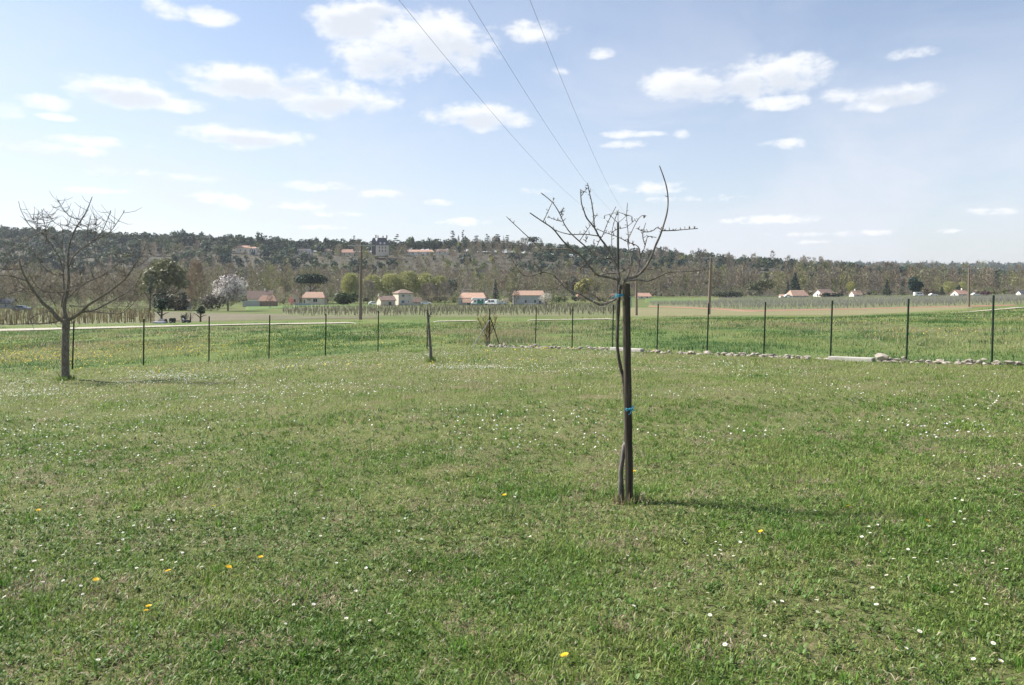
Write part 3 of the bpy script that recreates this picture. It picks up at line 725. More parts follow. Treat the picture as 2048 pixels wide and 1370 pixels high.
def young_tree():
    YD = hit(1256, 1006)
    T = Traced(1000, 320, 4.03, YD, 4)
    base = G(1246, YD); root = empty('young_fruit_tree', base)
    tag(root, 'young bare fruit tree with crooked thin branches beside a wooden stake', 'tree')
    def z7(X, Y): return ((1150 + X / 2.74 - 1000) * 4.03, (540 + Y / 2.74 - 320) * 4.03)
    tr = [z7(*p) for p in ((256, 1290), (254, 1200), (252, 1100), (262, 1010), (274, 945), (280, 850), (276, 720), (266, 600), (250, 535), (235, 450), (231, 370), (236, 260), (242, 150), (248, 80))]
    pts, rad = T.limb(tr, .020, .0125, 0.0, YD + .01)
    rad = [r * (1.0 if i > 12 else 1.12) for i, r in enumerate(rad)]
    b = MB(); b.tube(to_local(pts, base), rad, 9)
    b.build('trunk', bark, root, smooth=True)
    # thick grey foot of the trunk where the old graft swells
    b = MB(); q = [P(1150 + x / 2.74, 540 + y / 2.74, YD - .015) for x, y in ((252, 1288), (250, 1190), (251, 1110), (262, 1030), (272, 960), (279, 944))]
    b.tube(to_local(q, base), [.026, .021, .019, .017, .02, .012], 9); b.tube(to_local([q[4], P(1150 + 292 / 2.74, 540 + 952 / 2.74, YD - .04)], base), [.014, .009], 7)
    b.build('graft', bark_pale, root, smooth=True)
    T.pts = [p for p in T.pts if p[1] < 1500]
    limbs = [
        ([(965, 972), (880, 945), (790, 930), (740, 880), (700, 825), (640, 760), (570, 710), (510, 655), (450, 580), (410, 540), (350, 500), (290, 460), (240, 425)], .010, .0042, -.4),
        ([(965, 965), (945, 870), (905, 780), (860, 700), (800, 620), (760, 545), (700, 470), (680, 420), (655, 340), (650, 235)], .0125, .0042, .3),
        ([(760, 540), (755, 460), (740, 350), (720, 260), (705, 185)], .0062, .0036, .1),
        ([(905, 785), (830, 795), (770, 770), (710, 715), (640, 655), (570, 590), (520, 520), (480, 430), (430, 350), (370, 295), (330, 265)], .0075, .0036, .5),
        ([(1000, 978), (1050, 955), (1110, 930), (1170, 870), (1215, 790), (1250, 700), (1290, 610), (1320, 520), (1345, 430), (1355, 330), (1345, 230), (1320, 140), (1285, 45)], .0125, .004, -.2),
        ([(1000, 975), (1100, 965), (1190, 975), (1260, 950), (1330, 915), (1400, 900), (1520, 898), (1620, 888), (1692, 875)], .0085, .0035, -.5),
        ([(935, 1120), (860, 1150), (800, 1160), (720, 1120), (620, 1070), (540, 1040), (480, 980), (420, 920), (340, 905), (270, 930), (190, 930), (140, 870), (95, 800)], .009, .0035, .35),
        ([(930, 1125), (830, 1170), (760, 1150), (660, 1090), (620, 1000)], .006, .003, -.6),
        ([(870, 1145), (790, 1115), (720, 1060), (690, 990), (665, 935)], .006, .003, .6),
        ([(1110, 930), (1118, 850), (1130, 780), (1160, 720), (1180, 650), (1195, 615), (1260, 625)], .006, .0026, .5),
        ([(1170, 690), (1155, 640), (1150, 590), (1175, 505)], .0042, .0026, -.3),
        ([(1020, 965), (1050, 880), (1055, 800), (1035, 700), (1030, 650), (1060, 580), (1100, 500), (1140, 450), (1180, 450)], .006, .0026, .7),
        ([(1040, 680), (1030, 560), (1020, 450), (1028, 345)], .0042, .0026, .2),
        ([(1130, 780), (1115, 700), (1040, 665), (950, 620), (850, 585), (780, 555)], .0045, .003, .4),
        ([(800, 935), (860, 915), (950, 910), (1020, 880), (1052, 840)], .0055, .003, .4),
        ([(650, 870), (700, 820), (760, 740), (795, 660), (830, 600), (870, 500), (935, 375)], .0048, .0026, -.4),
        ([(905, 780), (900, 640), (905, 560), (930, 470), (955, 400)], .004, .0024, .5),
        ([(790, 612), (680, 598), (570, 600), (470, 575), (420, 548)], .005, .003, -.3),
        ([(350, 495), (380, 430), (410, 365), (440, 305)], .0038, .0024, .3),
        ([(500, 495), (440, 480), (385, 455)], .0036, .0022, -.5),
        ([(490, 445), (500, 415), (515, 380)], .003, .002, .3),
        ([(655, 290), (680, 255), (705, 225)], .003, .002, .3),
        ([(1310, 570), (1400, 568), (1490, 560), (1595, 552)], .0052, .003, -.5),
        ([(1305, 565), (1265, 545), (1230, 570), (1170, 580), (1095, 548)], .0045, .0026, .5),
        ([(640, 760), (555, 722), (430, 715), (340, 718), (270, 660), (215, 610), (140, 540), (50, 455)], .0055, .003, .6),
        ([(640, 655), (690, 580), (740, 510), (785, 430)], .0036, .0022, -.3),
        ([(900, 585), (950, 555), (1020, 540), (1090, 480)], .0036, .0024, .4),
        ([(340, 905), (300, 860), (265, 830)], .0042, .0026, .3),
        ([(540, 1040), (545, 1000), (515, 985), (450, 1030), (370, 1050)], .005, .003, -.4),
        ([(860, 870), (890, 820), (900, 790)], .003, .002, .3),
        ([(960, 1060), (990, 1020), (1005, 980)], .009, .009, 0),
        ([(1180, 885), (1230, 880), (1285, 870), (1310, 900)], .0036, .0024, .4),
        ([(690, 665), (695, 640), (690, 620)], .0026, .002, .2),
    ]
    for XY, r0, r1, dr in limbs:
        pts, rad = T.limb(XY, r0 * .95, r1 * 1.0, dr)
        b = MB(); b.tube(to_local(pts, base), rad, 7); b.build('branch', bark_grey, root, smooth=True)
    b = MB()
    for s in T.spurs(420, .026, .002): b.tube(to_local(s, base), [.003, .0028, .0016], 4)
    tag(b.build('spur_twigs', bark_grey, root), kind='stuff')
    for X, Y in ((1170, 450), (1210, 635), (1085, 650), (1075, 632), (850, 862), (750, 945), (1165, 825), (672, 872), (600, 905)):
        q = min(T.pts, key=lambda p: (p[0] - X) ** 2 + (p[1] - Y) ** 2)
        c = P(*T.px(q[0], q[1]), q[2]) - base
        m = MB(); s = R.uniform(.016, .026); a = R.uniform(0, 6.3)
        v = []
        for i, (l, w, z) in enumerate(((0, .05, 0), (.35, .5, -.2), (.7, .42, -.6), (1, .05, -1.0))):
            for sg in (-1, 1): v.append(c + Vector((math.cos(a) * l * s - math.sin(a) * w * s * sg, math.sin(a) * l * s + math.cos(a) * w * s * sg, z * s + abs(w) * s * .3)))
        m.add(v, [(0, 1, 3, 2), (2, 3, 5, 4), (4, 5, 7, 6)]); m.build('dead_leaf', dead_leaf, root, smooth=True)

    # stake
    sb = G(1262, YD - .06); st = MB()
    prof = []
    top = P(1252, 567, YD - .06); bot = P(1259, 1006, YD - .06)
    n = 14; pts = [bot + (top - bot) * (k / n) + Vector((R.uniform(-.0015, .0015), 0, 0)) for k in range(n + 1)]
    pts[0] = pts[0] - Vector((0, 0, .12))
    st.tube([p - sb for p in pts], [.031 + R.uniform(-.0008, .0008) for _ in pts], 14)
    so = st.build('wooden_stake', stake_wood, None, sb, smooth=False)
    tag(so, 'round dark wooden stake supporting the young bare fruit tree', 'stake')
    axis = (top - bot).normalized()
    def ring(px, py, d, rx, name, label, ends, back):
        c = P(px, py, d); m = MB()
        for k in range(3):
            lp = []
            for j in range(25):
                a = 2 * math.pi * j / 24
                lp.append(Vector((math.cos(a) * (rx + .002 * math.sin(3 * a + k)) - back, math.sin(a) * .036, .006 * (k - 1) + .012 * math.cos(a) * (1 if k != 1 else -.6))))
            m.tube(lp, .0027, 5)
        for e in ends:
            m.tube([Vector(p) for p in e], .0026, 5)
        o = m.build(name, twine_blue, None, c); tag(o, label, 'twine')
    ring(1258, 817, YD - .06, .036, 'blue_twine', 'blue twine knotted round the middle of the wooden stake', [((-.01, -.038, .0), (0, -.05, .012), (.012, -.045, -.005), (.0, -.05, -.035), (-.012, -.05, -.04)), ((.0, -.04, 0), (.022, -.05, .012), (.036, -.04, .03)), ((.005, -.045, 0), (.03, -.05, -.01), (.05, -.04, -.006))], 0)
    ring(1247, 590, YD - .04, .056, 'blue_twine', 'blue twine tying the young tree to the stake top', [((.03, -.036, .0), (.05, -.05, -.02), (.055, -.05, -.07), (.052, -.045, -.1)), ((-.05, 0, 0), (-.07, 0, -.01), (-.1, 0, -.03))], .012)
young_tree()

def old_tree():
    D = 19.0
    T = Traced(0, 380, 3.424, D, 8)
    base = G(130, D); root = empty('bare_fruit_tree', base)
    tag(root, 'large spreading bare fruit tree with thick grey trunk left of the lawn', 'tree')
    pts, rad = T.limb([(447, 1318), (447, 1250), (447, 1100), (449, 1000), (452, 930), (455, 885)], .10, .082, 0)
    rad[0] = .135; rad[1] = .118; rad[2] = .108
    rad = [r * R.uniform(.97, 1.04) for r in rad]
    pts[0] = pts[0] - Vector((0, 0, .08))
    b = MB(); b.tube(to_local(pts, base), rad, 14); b.build('trunk', bark_grey, root, smooth=True)
    limbs = [
        ([(450, 905), (400, 880), (350, 820), (290, 770), (230, 690), (180, 610), (145, 535), (130, 465)], .055, .016, -.5),
        ([(455, 890), (440, 800), (460, 700), (470, 600), (465, 480), (470, 400), (490, 330), (520, 260), (560, 200), (595, 140), (615, 90), (632, 45)], .055, .009, .15),
        ([(470, 890), (540, 850), (600, 790), (680, 740), (770, 680), (840, 625), (880, 580), (930, 500), (970, 440), (1000, 375)], .045, .009, -.4),
        ([(560, 835), (640, 825), (730, 780), (820, 730), (900, 680), (945, 620), (970, 560)], .028, .008, .7),
        ([(440, 870), (430, 780), (438, 680), (432, 580), (440, 480), (415, 390), (370, 330), (363, 310)], .035, .01, .8),
        ([(180, 620), (100, 595), (30, 585), (-60, 590), (-140, 560)], .02, .008, -.3),
        ([(260, 730), (200, 690), (120, 695), (0, 720), (-100, 700)], .018, .007, .6),
        ([(550, 205), (480, 180), (440, 140), (410, 95), (397, 65)], .014, .007, .3),
        ([(470, 530), (500, 460), (560, 400), (640, 350), (690, 300), (720, 240), (745, 180), (760, 140)], .022, .007, -.7),
        ([(640, 350), (655, 270), (663, 185)], .011, .006, .2), ([(690, 330), (760, 280), (810, 210), (855, 140)], .013, .006, -.4),
        ([(600, 370), (600, 280), (612, 220), (625, 165)], .011, .006, .4),
        ([(860, 600), (850, 540), (835, 420)], .011, .006, .2), ([(930, 530), (990, 490), (1050, 430)], .011, .006, .4),
        ([(640, 828), (740, 842), (830, 845), (900, 790), (970, 710)], .014, .007, -.6),
        ([(465, 740), (540, 670), (620, 620), (700, 590), (770, 540), (830, 475)], .022, .007, .9),
        ([(510, 740), (550, 660), (555, 590)], .012, .007, -.4),
        ([(440, 580), (380, 580), (320, 545), (280, 510), (275, 470), (330, 465), (400, 430)], .017, .007, -.6),
        ([(440, 700), (330, 700), (250, 660), (195, 560)], .02, .007, -.8),
        ([(140, 540), (60, 545), (0, 540), (-80, 520)], .013, .007, .4), ([(145, 530), (200, 500), (250, 460), (290, 420)], .012, .006, -.3),
        ([(380, 790), (350, 740), (330, 700)], .013, .008, -.9), ([(420, 800), (440, 700), (500, 680), (560, 660)], .014, .007, -1),
        ([(410, 895), (300, 915), (180, 915), (60, 920), (-60, 900)], .02, .007, -.5), ([(350, 830), (260, 850), (180, 905)], .014, .006, .5),
        ([(435, 560), (400, 450), (340, 360), (290, 300), (210, 250), (170, 190), (140, 130), (127, 75)], .02, .006, .5),
        ([(250, 275), (256, 220), (262, 150)], .009, .006, .3), ([(320, 330), (310, 250), (295, 190), (285, 130)], .01, .006, -.3),
        ([(425, 400), (430, 270), (370, 220), (330, 170), (300, 135)], .011, .006, -.4),
        ([(370, 340), (300, 290), (230, 310), (140, 360), (60, 430), (0, 480), (-90, 520)], .014, .006, .7),
        ([(290, 500), (180, 390), (90, 460), (20, 540)], .011, .006, -.5), ([(640, 605), (600, 520), (510, 540), (480, 490)], .012, .006, .4),
        ([(330, 350), (240, 220), (222, 200)], .007, .005, .3), ([(300, 300), (320, 230), (325, 180)], .007, .005, -.3),
        ([(520, 262), (560, 240), (555, 270)], .006, .004, .3), ([(500, 270), (455, 240), (470, 250), (530, 240)], .008, .005, -.2),
        ([(700, 590), (740, 560), (700, 640), (640, 690)], .01, .006, .3), ([(230, 690), (120, 660), (30, 640), (-60, 650)], .014, .006, .8),
        ([(480, 790), (560, 800), (660, 760), (760, 760), (840, 750)], .013, .006, .9), ([(600, 640), (560, 560), (550, 590)], .008, .005, .4),
        ([(940, 620), (900, 760), (830, 840)], .008, .005, .3), ([(770, 540), (830, 470), (900, 450), (960, 420)], .009, .005, -.3)]
    for XY, r0, r1, dr in limbs:
        pts, rad = T.limb(XY, r0 * .95, r1 * 1.0, dr)
        b = MB(); b.tube(to_local(pts, base), rad, 7); b.build('branch', bark_grey, root, smooth=True)
    b = MB()
    for s in T.spurs(330, .07, .003): b.tube(to_local(s, base), [.006, .005, .003], 4)
    tag(b.build('spur_twigs', bark_grey, root), kind='stuff')
    b = MB()
    for s in T.spurs(620, .42, .003):
        b.tube(to_local(s, base), [.006, .005, .003], 4)
    tag(b.build('thin_twigs', bark_grey, root), kind='stuff')
old_tree()

def stump_tree():
    d = hit(862, 724); T = Traced(840, 600, 9.78, d, 3)
    base = G(862, d); root = empty('pollard_sapling', base); tag(root, 'leaning grey sapling trunk with cut top near the fence corner', 'tree')
    pts, rad = T.limb([(222, 1245), (212, 1100), (200, 900), (185, 700), (170, 500), (158, 380), (150, 290), (140, 230)], .055, .033, 0)
    pts[0] -= Vector((0, 0, .05)); b = MB(); b.tube(to_local(pts, base), rad, 9); b.build('trunk', bark_pale, root, smooth=True)
    for XY in ([(140, 240), (145, 150), (145, 85)], [(160, 350), (190, 300), (230, 280), (262, 262)], [(165, 390), (200, 330), (240, 310)], [(200, 290), (250, 190), (300, 140), (335, 95)], [(185, 320), (210, 240), (190, 170)]):
        pts, rad = T.limb(XY, .016, .006); b = MB(); b.tube(to_local(pts, base), rad, 5); b.build('branch', bark_pale, root, smooth=True)
stump_tree()

def corner_shrub():
    d = hit(973, 693); base = G(973, d); root = empty('deciduous_shrub', base); tag(root, 'thin bare shrub with orange twigs at the fence corner', 'shrub')
    T = Traced(930, 600, 12.46, d, 6)
    for XY, r in (([(530, 1165), (535, 1000), (545, 850), (530, 700), (510, 600), (470, 540), (440, 470)], .024), ([(545, 1160), (560, 1000), (590, 900), (620, 780), (650, 660), (690, 560)], .017),
                  ([(520, 900), (480, 800), (430, 700), (380, 580), (340, 480)], .012), ([(600, 880), (660, 790), (720, 660), (760, 540), (790, 440)], .012), ([(535, 850), (560, 700), (590, 560), (600, 400)], .012)):
        pts, rad = T.limb(XY, r * 1.4, .009); b = MB(); b.tube(to_local(pts, base), rad, 6); b.build('stem', bark_pale, root, smooth=True)
    b = MB()
    for s in T.spurs(150, .22, .002): b.tube(to_local([p + Vector((0, 0, .04 * i)) for i, p in enumerate(s)], base), [.008, .006, .004], 3)
    tag(b.build('twigs', bud_orange, root), kind='stuff')
    b = MB()
    for out, rad in T.limbs:
        for _ in range(30):
            p = out[R.randrange(len(out) // 2, len(out))] - base + Vector((R.gauss(0, .07), R.gauss(0, .07), R.gauss(.05, .08))); s = .03
            b.add([p + Vector((R.uniform(-s, s), R.uniform(-s, s), R.uniform(-s, s))) for _ in range(3)], [(0, 1, 2)])
    tag(b.build('buds', bud_orange, root), kind='stuff')
corner_shrub()

# ------------------------------------------------------------------ wire fence
def line_pt(px, left):
    u = (px - CX) / F
    d = (CORNER[1] - .504 * CORNER[0]) / (1 - .504 * u) if left else (CORNER[1] + 1.167 * CORNER[0]) / (1 + 1.167 * u)
    return Vector((u * d, d, gz(u * d, d)))

def make_fence(name, label, cols, left):
    root = empty(name, line_pt(cols[0][0], left)); o = root.location.copy(); tag(root, label, 'fence', kind='thing')
    H = 1.52; tops = []
    for px, lean in cols:
        p = line_pt(px, left) - o; t = p + Vector((lean, 0, H)); tops.append((p, t))
        m = MB(); ax = (t - p).normalized(); q = ax.to_track_quat('Z', 'Y').to_matrix()
        L = (t - p).length + .12
        c = (p + t) / 2 - ax * .06
        m.box(c + q @ Vector((0, .014, 0)), (.038, .007, L), 0, q); m.box(c + q @ Vector((0, -.004, 0)), (.007, .029, L), 0, q)
        m.build('post', post_green, root)
    # three straining wires, then the mesh
    for f in (.06, .5, .97):
        m = MB()
        pts = []
        for i, (p, t) in enumerate(tops):
            pts.append(p + (t - p) * f + Vector((0, -.02, 0)))
            if i < len(tops) - 1:
                p2, t2 = tops[i + 1]; a = p + (t - p) * f; b = p2 + (t2 - p2) * f
                pts.append((a + b) / 2 + Vector((0, -.02, -.012)))
        m.tube(pts, .0009, 3); m.build('straining_wire', wire_mat, root)
    m = MB()
    for (p, t), (p2, t2) in zip(tops, tops[1:]):
        n = max(2, int((p2 - p).length / .1))
        off = Vector((0, -.024, 0))
        for k in range(n):
            f = k / n; a = p.lerp(p2, f); b = t.lerp(t2, f); e = a.lerp(b, .97)
            w = Vector((.0006, .0004, 0)); m.add([a + off - w, a + off + w, e + off + w, e + off - w], [(0, 1, 2, 3)])
        for k in range(1, 15):
            f = k / 15 * .95; a = p.lerp(t, f); b = p2.lerp(t2, f); w = Vector((0, 0, .0006))
            m.add([a + off - w, b + off - w, b + off + w, a + off + w], [(0, 1, 2, 3)])
    tag(m.build('wire_mesh', wire_mat, root), kind='stuff')
    return root, o

fl, flo = make_fence('wire_fence', 'green wire mesh fence on thin posts running left from the corner',
    [(-430, .02), (-290, .02), (-150, .02), (-6, .02), (145, .05), (287, .02), (418, .01), (538, .03), (651, .02), (756, .02), (854, .03), (978, .03)], True)
fr, fro = make_fence('wire_fence', 'green wire mesh fence on thin posts along the stone edging at right',
    [(978.2, .03), (1071, .03), (1144, .03), (1225, .03), (1314, .04), (1414, .05), (1527.5, .05), (1661, .05), (1813, .055), (1984, .04), (2180, .04), (2410, .04)], False)
def brace(root, o, px_top, py_top, px_bot, py_bot, mat, d):
    a = P(px_top, py_top, d - .05); b = P(px_bot, py_bot, d - .1)
    b.z = gz(b.x, b.y) - .05
    m = MB(); m.tube([a - o, b - o], .021, 6); m.build('brace', mat, root)
cd = line_pt(978, True).y
brace(fl, flo, 979, 640, 943, 694, post_grey, cd); brace(fr, fro, 980, 634, 1001, 690, post_green, cd)

# ------------------------------------------------------------------ dry stone edging under the right fence
def stone_mesh(i):
    r = random.Random(100 + i); bm = bmesh.new(); bmesh.ops.create_icosphere(bm, subdivisions=2, radius=.5)
    sx, sy, sz = r.uniform(.12, .27), r.uniform(.1, .17), r.uniform(.05, .1)
    ax = [Vector((r.gauss(0, 1), r.gauss(0, 1), r.gauss(0, .8))).normalized() for _ in range(11)]; cut = [r.uniform(.24, .4) for _ in ax]
    for v in bm.verts:
        c = v.co.copy()
        for a, k in zip(ax, cut):                       # chip flat faces off
            e = c.dot(a) - k
            if e > 0: c -= a * e
        c += Vector((r.uniform(-.025, .025), r.uniform(-.025, .025), r.uniform(-.03, .03)))
        v.co = Vector((c.x * sx * 1.2, c.y * sy * 1.2, c.z * sz * 1.2))
    bm.normal_update(); me = bpy.data.meshes.new('stone'); bm.to_mesh(me); bm.free(); me.materials.append(stone_mat); return me
stones = [stone_mesh(i) for i in range(14)]
def make_edging():
    a = line_pt(982, False); root = empty('stone_edging', a); tag(root, 'low line of loose pale stones under the right-hand fence', 'stone edging')
    b = line_pt(2330, False); L = (b - a).length; t = (b - a) / L; nrm = Vector((-t.y, t.x, 0)).normalized()
    if nrm.y > 0: nrm = -nrm
    s = 0.0; rr = random.Random(9)
    def px_of(p): return CX + F * p.x / p.y
    while s < L:
        p = a + t * s + nrm * rr.uniform(.02, .2); px = px_of(p)
        gapz = 1664 < px < 1752 or 1226 < px < 1292
        if not gapz:
            for layer in range(1 + (rr.random() < .45) + (rr.random() < .06)):
                q = p + t * rr.uniform(-.1, .1) + nrm * rr.uniform(-.06, .06)
                o = link_mesh('stone', rr.choice(stones), root)
                sc_ = rr.uniform(.5, 1.05)
                o.location = Vector((q.x, q.y, gz(q.x, q.y) + .015 + layer * .05)) - a
                o.rotation_euler = (rr.uniform(-.2, .2), rr.uniform(-.2, .2), math.atan2(t.y, t.x) + rr.uniform(-.5, .5) + (math.pi if rr.random() < .5 else 0)); o.scale = (sc_, sc_, sc_)
        s += rr.uniform(.055, .13)
    for p0, p1, label in ((1664, 1752, 'long pale concrete beam lying in a gap of the stone edging, right'), (1228, 1290, 'pale concrete beam with a dark hole lying behind the staked tree')):
        q0, q1 = line_pt(p0, False) + nrm * .12, line_pt(p1, False) + nrm * .12
        c = (q0 + q1) / 2; m = MB(); ang = math.atan2((q1 - q0).y, (q1 - q0).x)
        m.box((0, 0, .03), ((q1 - q0).length, .2, .13))
        o = m.build('concrete_beam', concrete, None, (c.x, c.y, gz(c.x, c.y))); o.rotation_euler = (0, -math.atan2(q1.z - q0.z, (q1 - q0).xy.length), ang); tag(o, label, 'beam')
        mod = o.modifiers.new('bevel', 'BEVEL'); mod.width = .015; mod.segments = 2
        if p0 < 1500:
            m = MB(); m.box((.2, -.101, .06), (.12, .008, .05)); h = m.build('drain_hole', black_paint, o)
    p = line_pt(1766, False) + nrm * .15
    o = link_mesh('boulder', stone_mesh(77), None, (p.x, p.y, gz(p.x, p.y) + .12)); o.scale = (1.3, 1.3, 2.2); o.rotation_euler = (0, 0, math.atan2(t.y, t.x)); tag(o, 'rounded pale boulder at the end of the concrete beam', 'stone')
make_edging()

# ------------------------------------------------------------------ overhead line
def pole(px, base_py, top_py, d, name, label, mat, arm, r=.13):
    b = G(px[0], d); top = P(px[1], top_py, d); root = empty(name, b); tag(root, label, 'pole')
    m = MB(); pts = [Vector((0, 0, -.3)), (top - b) * .5, top - b]; m.tube(pts, [r * 1.25, r, r * .78], 10); m.build('shaft', mat, root)
    t = top - b
    if arm == 'vault':
        m = MB(); s = d / F
        A = [t + Vector((x * s, 0, z * s)) for x, z in ((-27, 15), (0, 22), (28, 13))]
        m.tube([t, A[0] + (A[1] - A[0]) * .35], .05, 5); m.tube([t, A[2] + (A[1] - A[2]) * .35], .05, 5); m.tube([A[0], A[1], A[2]], .05, 5); m.tube([t, t + Vector((0, 0, 1.25))], .05, 5)
        m.build('crossarm', steel, root)
        for q in A:
            m = MB(); m.tube([q, q - Vector((0, 0, .35))], .03, 5); [m.tube([q - Vector((0, 0, .12 + .1 * k)), q - Vector((0, 0, .16 + .1 * k))], [.11, .07], 8) for k in range(3)]
            m.build('insulator', porcelain, root)
        return [b + q - Vector((0, 0, .4)) for q in A]
    if arm:
        m = MB(); m.box(t + Vector((0, -.12, -.25)), (arm, .1, .12)); m.tube([t + Vector((-arm * .35, -.12, -.3)), t + Vector((0, -.12, -1.0))], .03, 4); m.tube([t + Vector((arm * .35, -.12, -.3)), t + Vector((0, -.12, -1.0))], .03, 4); m.build('crossarm', steel, root)
        for k in (-1, 0, 1):
            m = MB(); q = t + Vector((k * arm * .45, -.12, -.19)); m.tube([q, q + Vector((0, 0, .3))], [.07, .05], 7); m.build('insulator', porcelain, root)
    return t
ends = pole((1236, 1236), 633, 446, 87, 'utility_pole', 'dark power pole with angled steel crossarm behind the young tree', pole_dark, 'vault', .16)
pole((720.5, 723), 643, 487, 90, 'utility_pole', 'tall brown wooden power pole standing left of the two-storey house', pole_wood, 3.2, .17)
pole((1417.5, 1422), 633, 512, 100, 'utility_pole', 'grey-brown wooden power pole at the edge of the fallow field', pole_wood, 2.6, .17)
pole((1273, 1273), 632, 556, 96, 'utility_pole', 'short plain wooden pole just right of the staked tree', pole_wood, 0, .14)
pole((1937.5, 1938), 623, 534, 105, 'utility_pole', 'slim wooden power pole beside the track at far right', pole_wood, 1.8, .13)
def wires():
    spec = [((798, 0), (1024, 271), ends[0], 'left'), ((937, 0), (1090, 246), ends[1], 'middle'), ((1060, 0), (1160, 247), ends[2], 'right')]
    for (p0, p1, e, nm) in spec:
        # straight in plan; height is a sagging parabola through three sights
        d0 = 22.0; X0 = (p0[0] - CX) / F * d0; s = (e.x - X0) / (e.y - d0)
        u1 = (p1[0] - CX) / F; d1 = (X0 - s * d0) / (u1 - s)
        z = [EYE + (HY - p0[1]) / F * d0, EYE + (HY - p1[1]) / F * d1, e.z]
        c = np.polyfit([d0, d1, e.y], z, 2)
        pts = [Vector((X0 + s * (d - d0), d, float(np.polyval(c, d)))) for d in np.linspace(-12, e.y, 70)]
        m = MB(); m.tube(pts, .0055, 5)
        o = m.build('power_cable', cable_mat); tag(o, f'thin overhead power cable, the {nm} one of three in the sky', 'cable', 'overhead power cables')
wires()

# ------------------------------------------------------------------ vineyards
def vine_tris(r, full=True):
    """one winter vine: post, knotted stock and a few canes, as triangles"""
    V = []; 
    def sliver(a, b, w):
        a, b = Vector(a), Vector(b); dx = Vector((w, 0, 0)); dy = Vector((0, w, 0))
        for dv in (dx, dy): V.extend([(a - dv), (a + dv), b])
    def post(x, h, w):
        for dv in (Vector((w, 0, 0)), Vector((0, w, 0))):
            a = Vector((x, 0, 0)); b = Vector((x, 0, h)); V.extend([a - dv, a + dv, b + dv, a - dv, b + dv, b - dv])
    post(.08, 1.1 + r.uniform(-.2, .2), .024)
    sliver((0, 0, 0), (r.uniform(-.08, .08), r.uniform(-.1, .1), .65), .05)
    for _ in range(5 if full else 2):
        sliver((0, r.uniform(-.2, .2), .5), (r.uniform(-.25, .25), r.uniform(-.6, .6), r.uniform(.7, 1.25)), .018)
    return np.array([tuple(v) for v in V], float)

def make_vineyard(name, label, cols_near, cols_far, row_dir, row_gap, step, tones, near_things=0, hs=1.0, post_tone=None):
    """rows laid out on the ground between a near and a far line (px, distance)"""
    a = np.array(cols_near, float); b = np.array(cols_far, float)
    pxs = np.concatenate([a[:, 0], b[:, 0]]); ds = np.concatenate([a[:, 1], b[:, 1]])
    xs = (pxs - CX) / F * ds
    c, s = math.cos(row_dir), math.sin(row_dir)
    # row coordinates: along (s, c) = away from the viewer, across (c, -s)
    al = xs * s + ds * c; ac = xs * c - ds * s
    A, B = np.meshgrid(np.arange(al.min(), al.max(), step), np.arange(ac.min(), ac.max(), row_gap))
    A = A.ravel() + rng.normal(0, .5, A.size); B = B.ravel() + rng.normal(0, .06, B.size)
    x = A * s + B * c; y = A * c - B * s
    px = CX + F * x / np.maximum(y, 1)
    keep = (y > np.interp(px, a[:, 0], a[:, 1]) + .5) & (y < np.interp(px, b[:, 0], b[:, 1]) - .5) & (px > a[0, 0]) & (px < a[-1, 0]) & (px > -150) & (px < 2200)
    keep &= rng.random(len(x)) < .96
    x, y = x[keep], y[keep]; z = ground_z(x, y) + .05
    o = np.argsort(y); x, y, z = x[o], y[o], z[o]
    protos = [vine_tris(random.Random(40 + i), row_gap < 2.6) for i in range(6)]
    rot = rng.uniform(-.3, .3, len(x)) - row_dir; sc_ = rng.uniform(.85, 1.15, len(x)) * hs
    tone = np.array(tones)[rng.integers(0, len(tones), len(x))] * rng.uniform(.75, 1.25, (len(x), 1))
    idx = rng.integers(0, 6, len(x))
    k0 = 0
    if near_things:
        seen = np.nonzero((CX + F * x / y > -5))[0][:near_things]
        mes = []
        for i, v in enumerate(protos):
            t = np.array(tones[i % len(tones)])
            mes.append(tri_mesh('grape_vine', v, np.arange(len(v)).reshape(-1, 3), wood_leaf, np.repeat(t[None], len(v), 0)))
        for i in seen:
            ob = link_mesh('grape_vine', mes[idx[i]], None, (x[i], y[i], z[i] - .02)); ob.rotation_euler = (0, 0, rot[i]); ob.scale = (sc_[i],) * 3
            tag(ob, 'leafless staked grape vine in the yellowish vineyard beyond the track', 'vine', 'grape vines left of the track')
        m_ = np.ones(len(x), bool); m_[seen] = False
        x, y, z, rot, sc_, tone, idx = (q[m_] for q in (x, y, z, rot, sc_, tone, idx))
    Vs, Cs = [], []
    for i, v in enumerate(protos):
        k = idx == i
        if not k.any(): continue
        cr, sr = np.cos(rot[k])[:, None], np.sin(rot[k])[:, None]; S = sc_[k][:, None]
        X = (v[None, :, 0] * cr - v[None, :, 1] * sr) * S + x[k][:, None]; Y = (v[None, :, 0] * sr + v[None, :, 1] * cr) * S + y[k][:, None]; Z = v[None, :, 2] * S + z[k][:, None]
        Vs.append(np.stack([X, Y, Z], -1).reshape(-1, 3))
        cc = np.repeat(tone[k][:, None, :], v.shape[0], 1)
        if post_tone is not None: cc[:, :12] = post_tone
        Cs.append(cc.reshape(-1, 3))
    V = np.concatenate(Vs); C = np.concatenate(Cs)
    ob = link_mesh(name, tri_mesh(name, V, np.arange(len(V)).reshape(-1, 3), wood_leaf, C)); tag(ob, label, 'vines', kind='stuff')

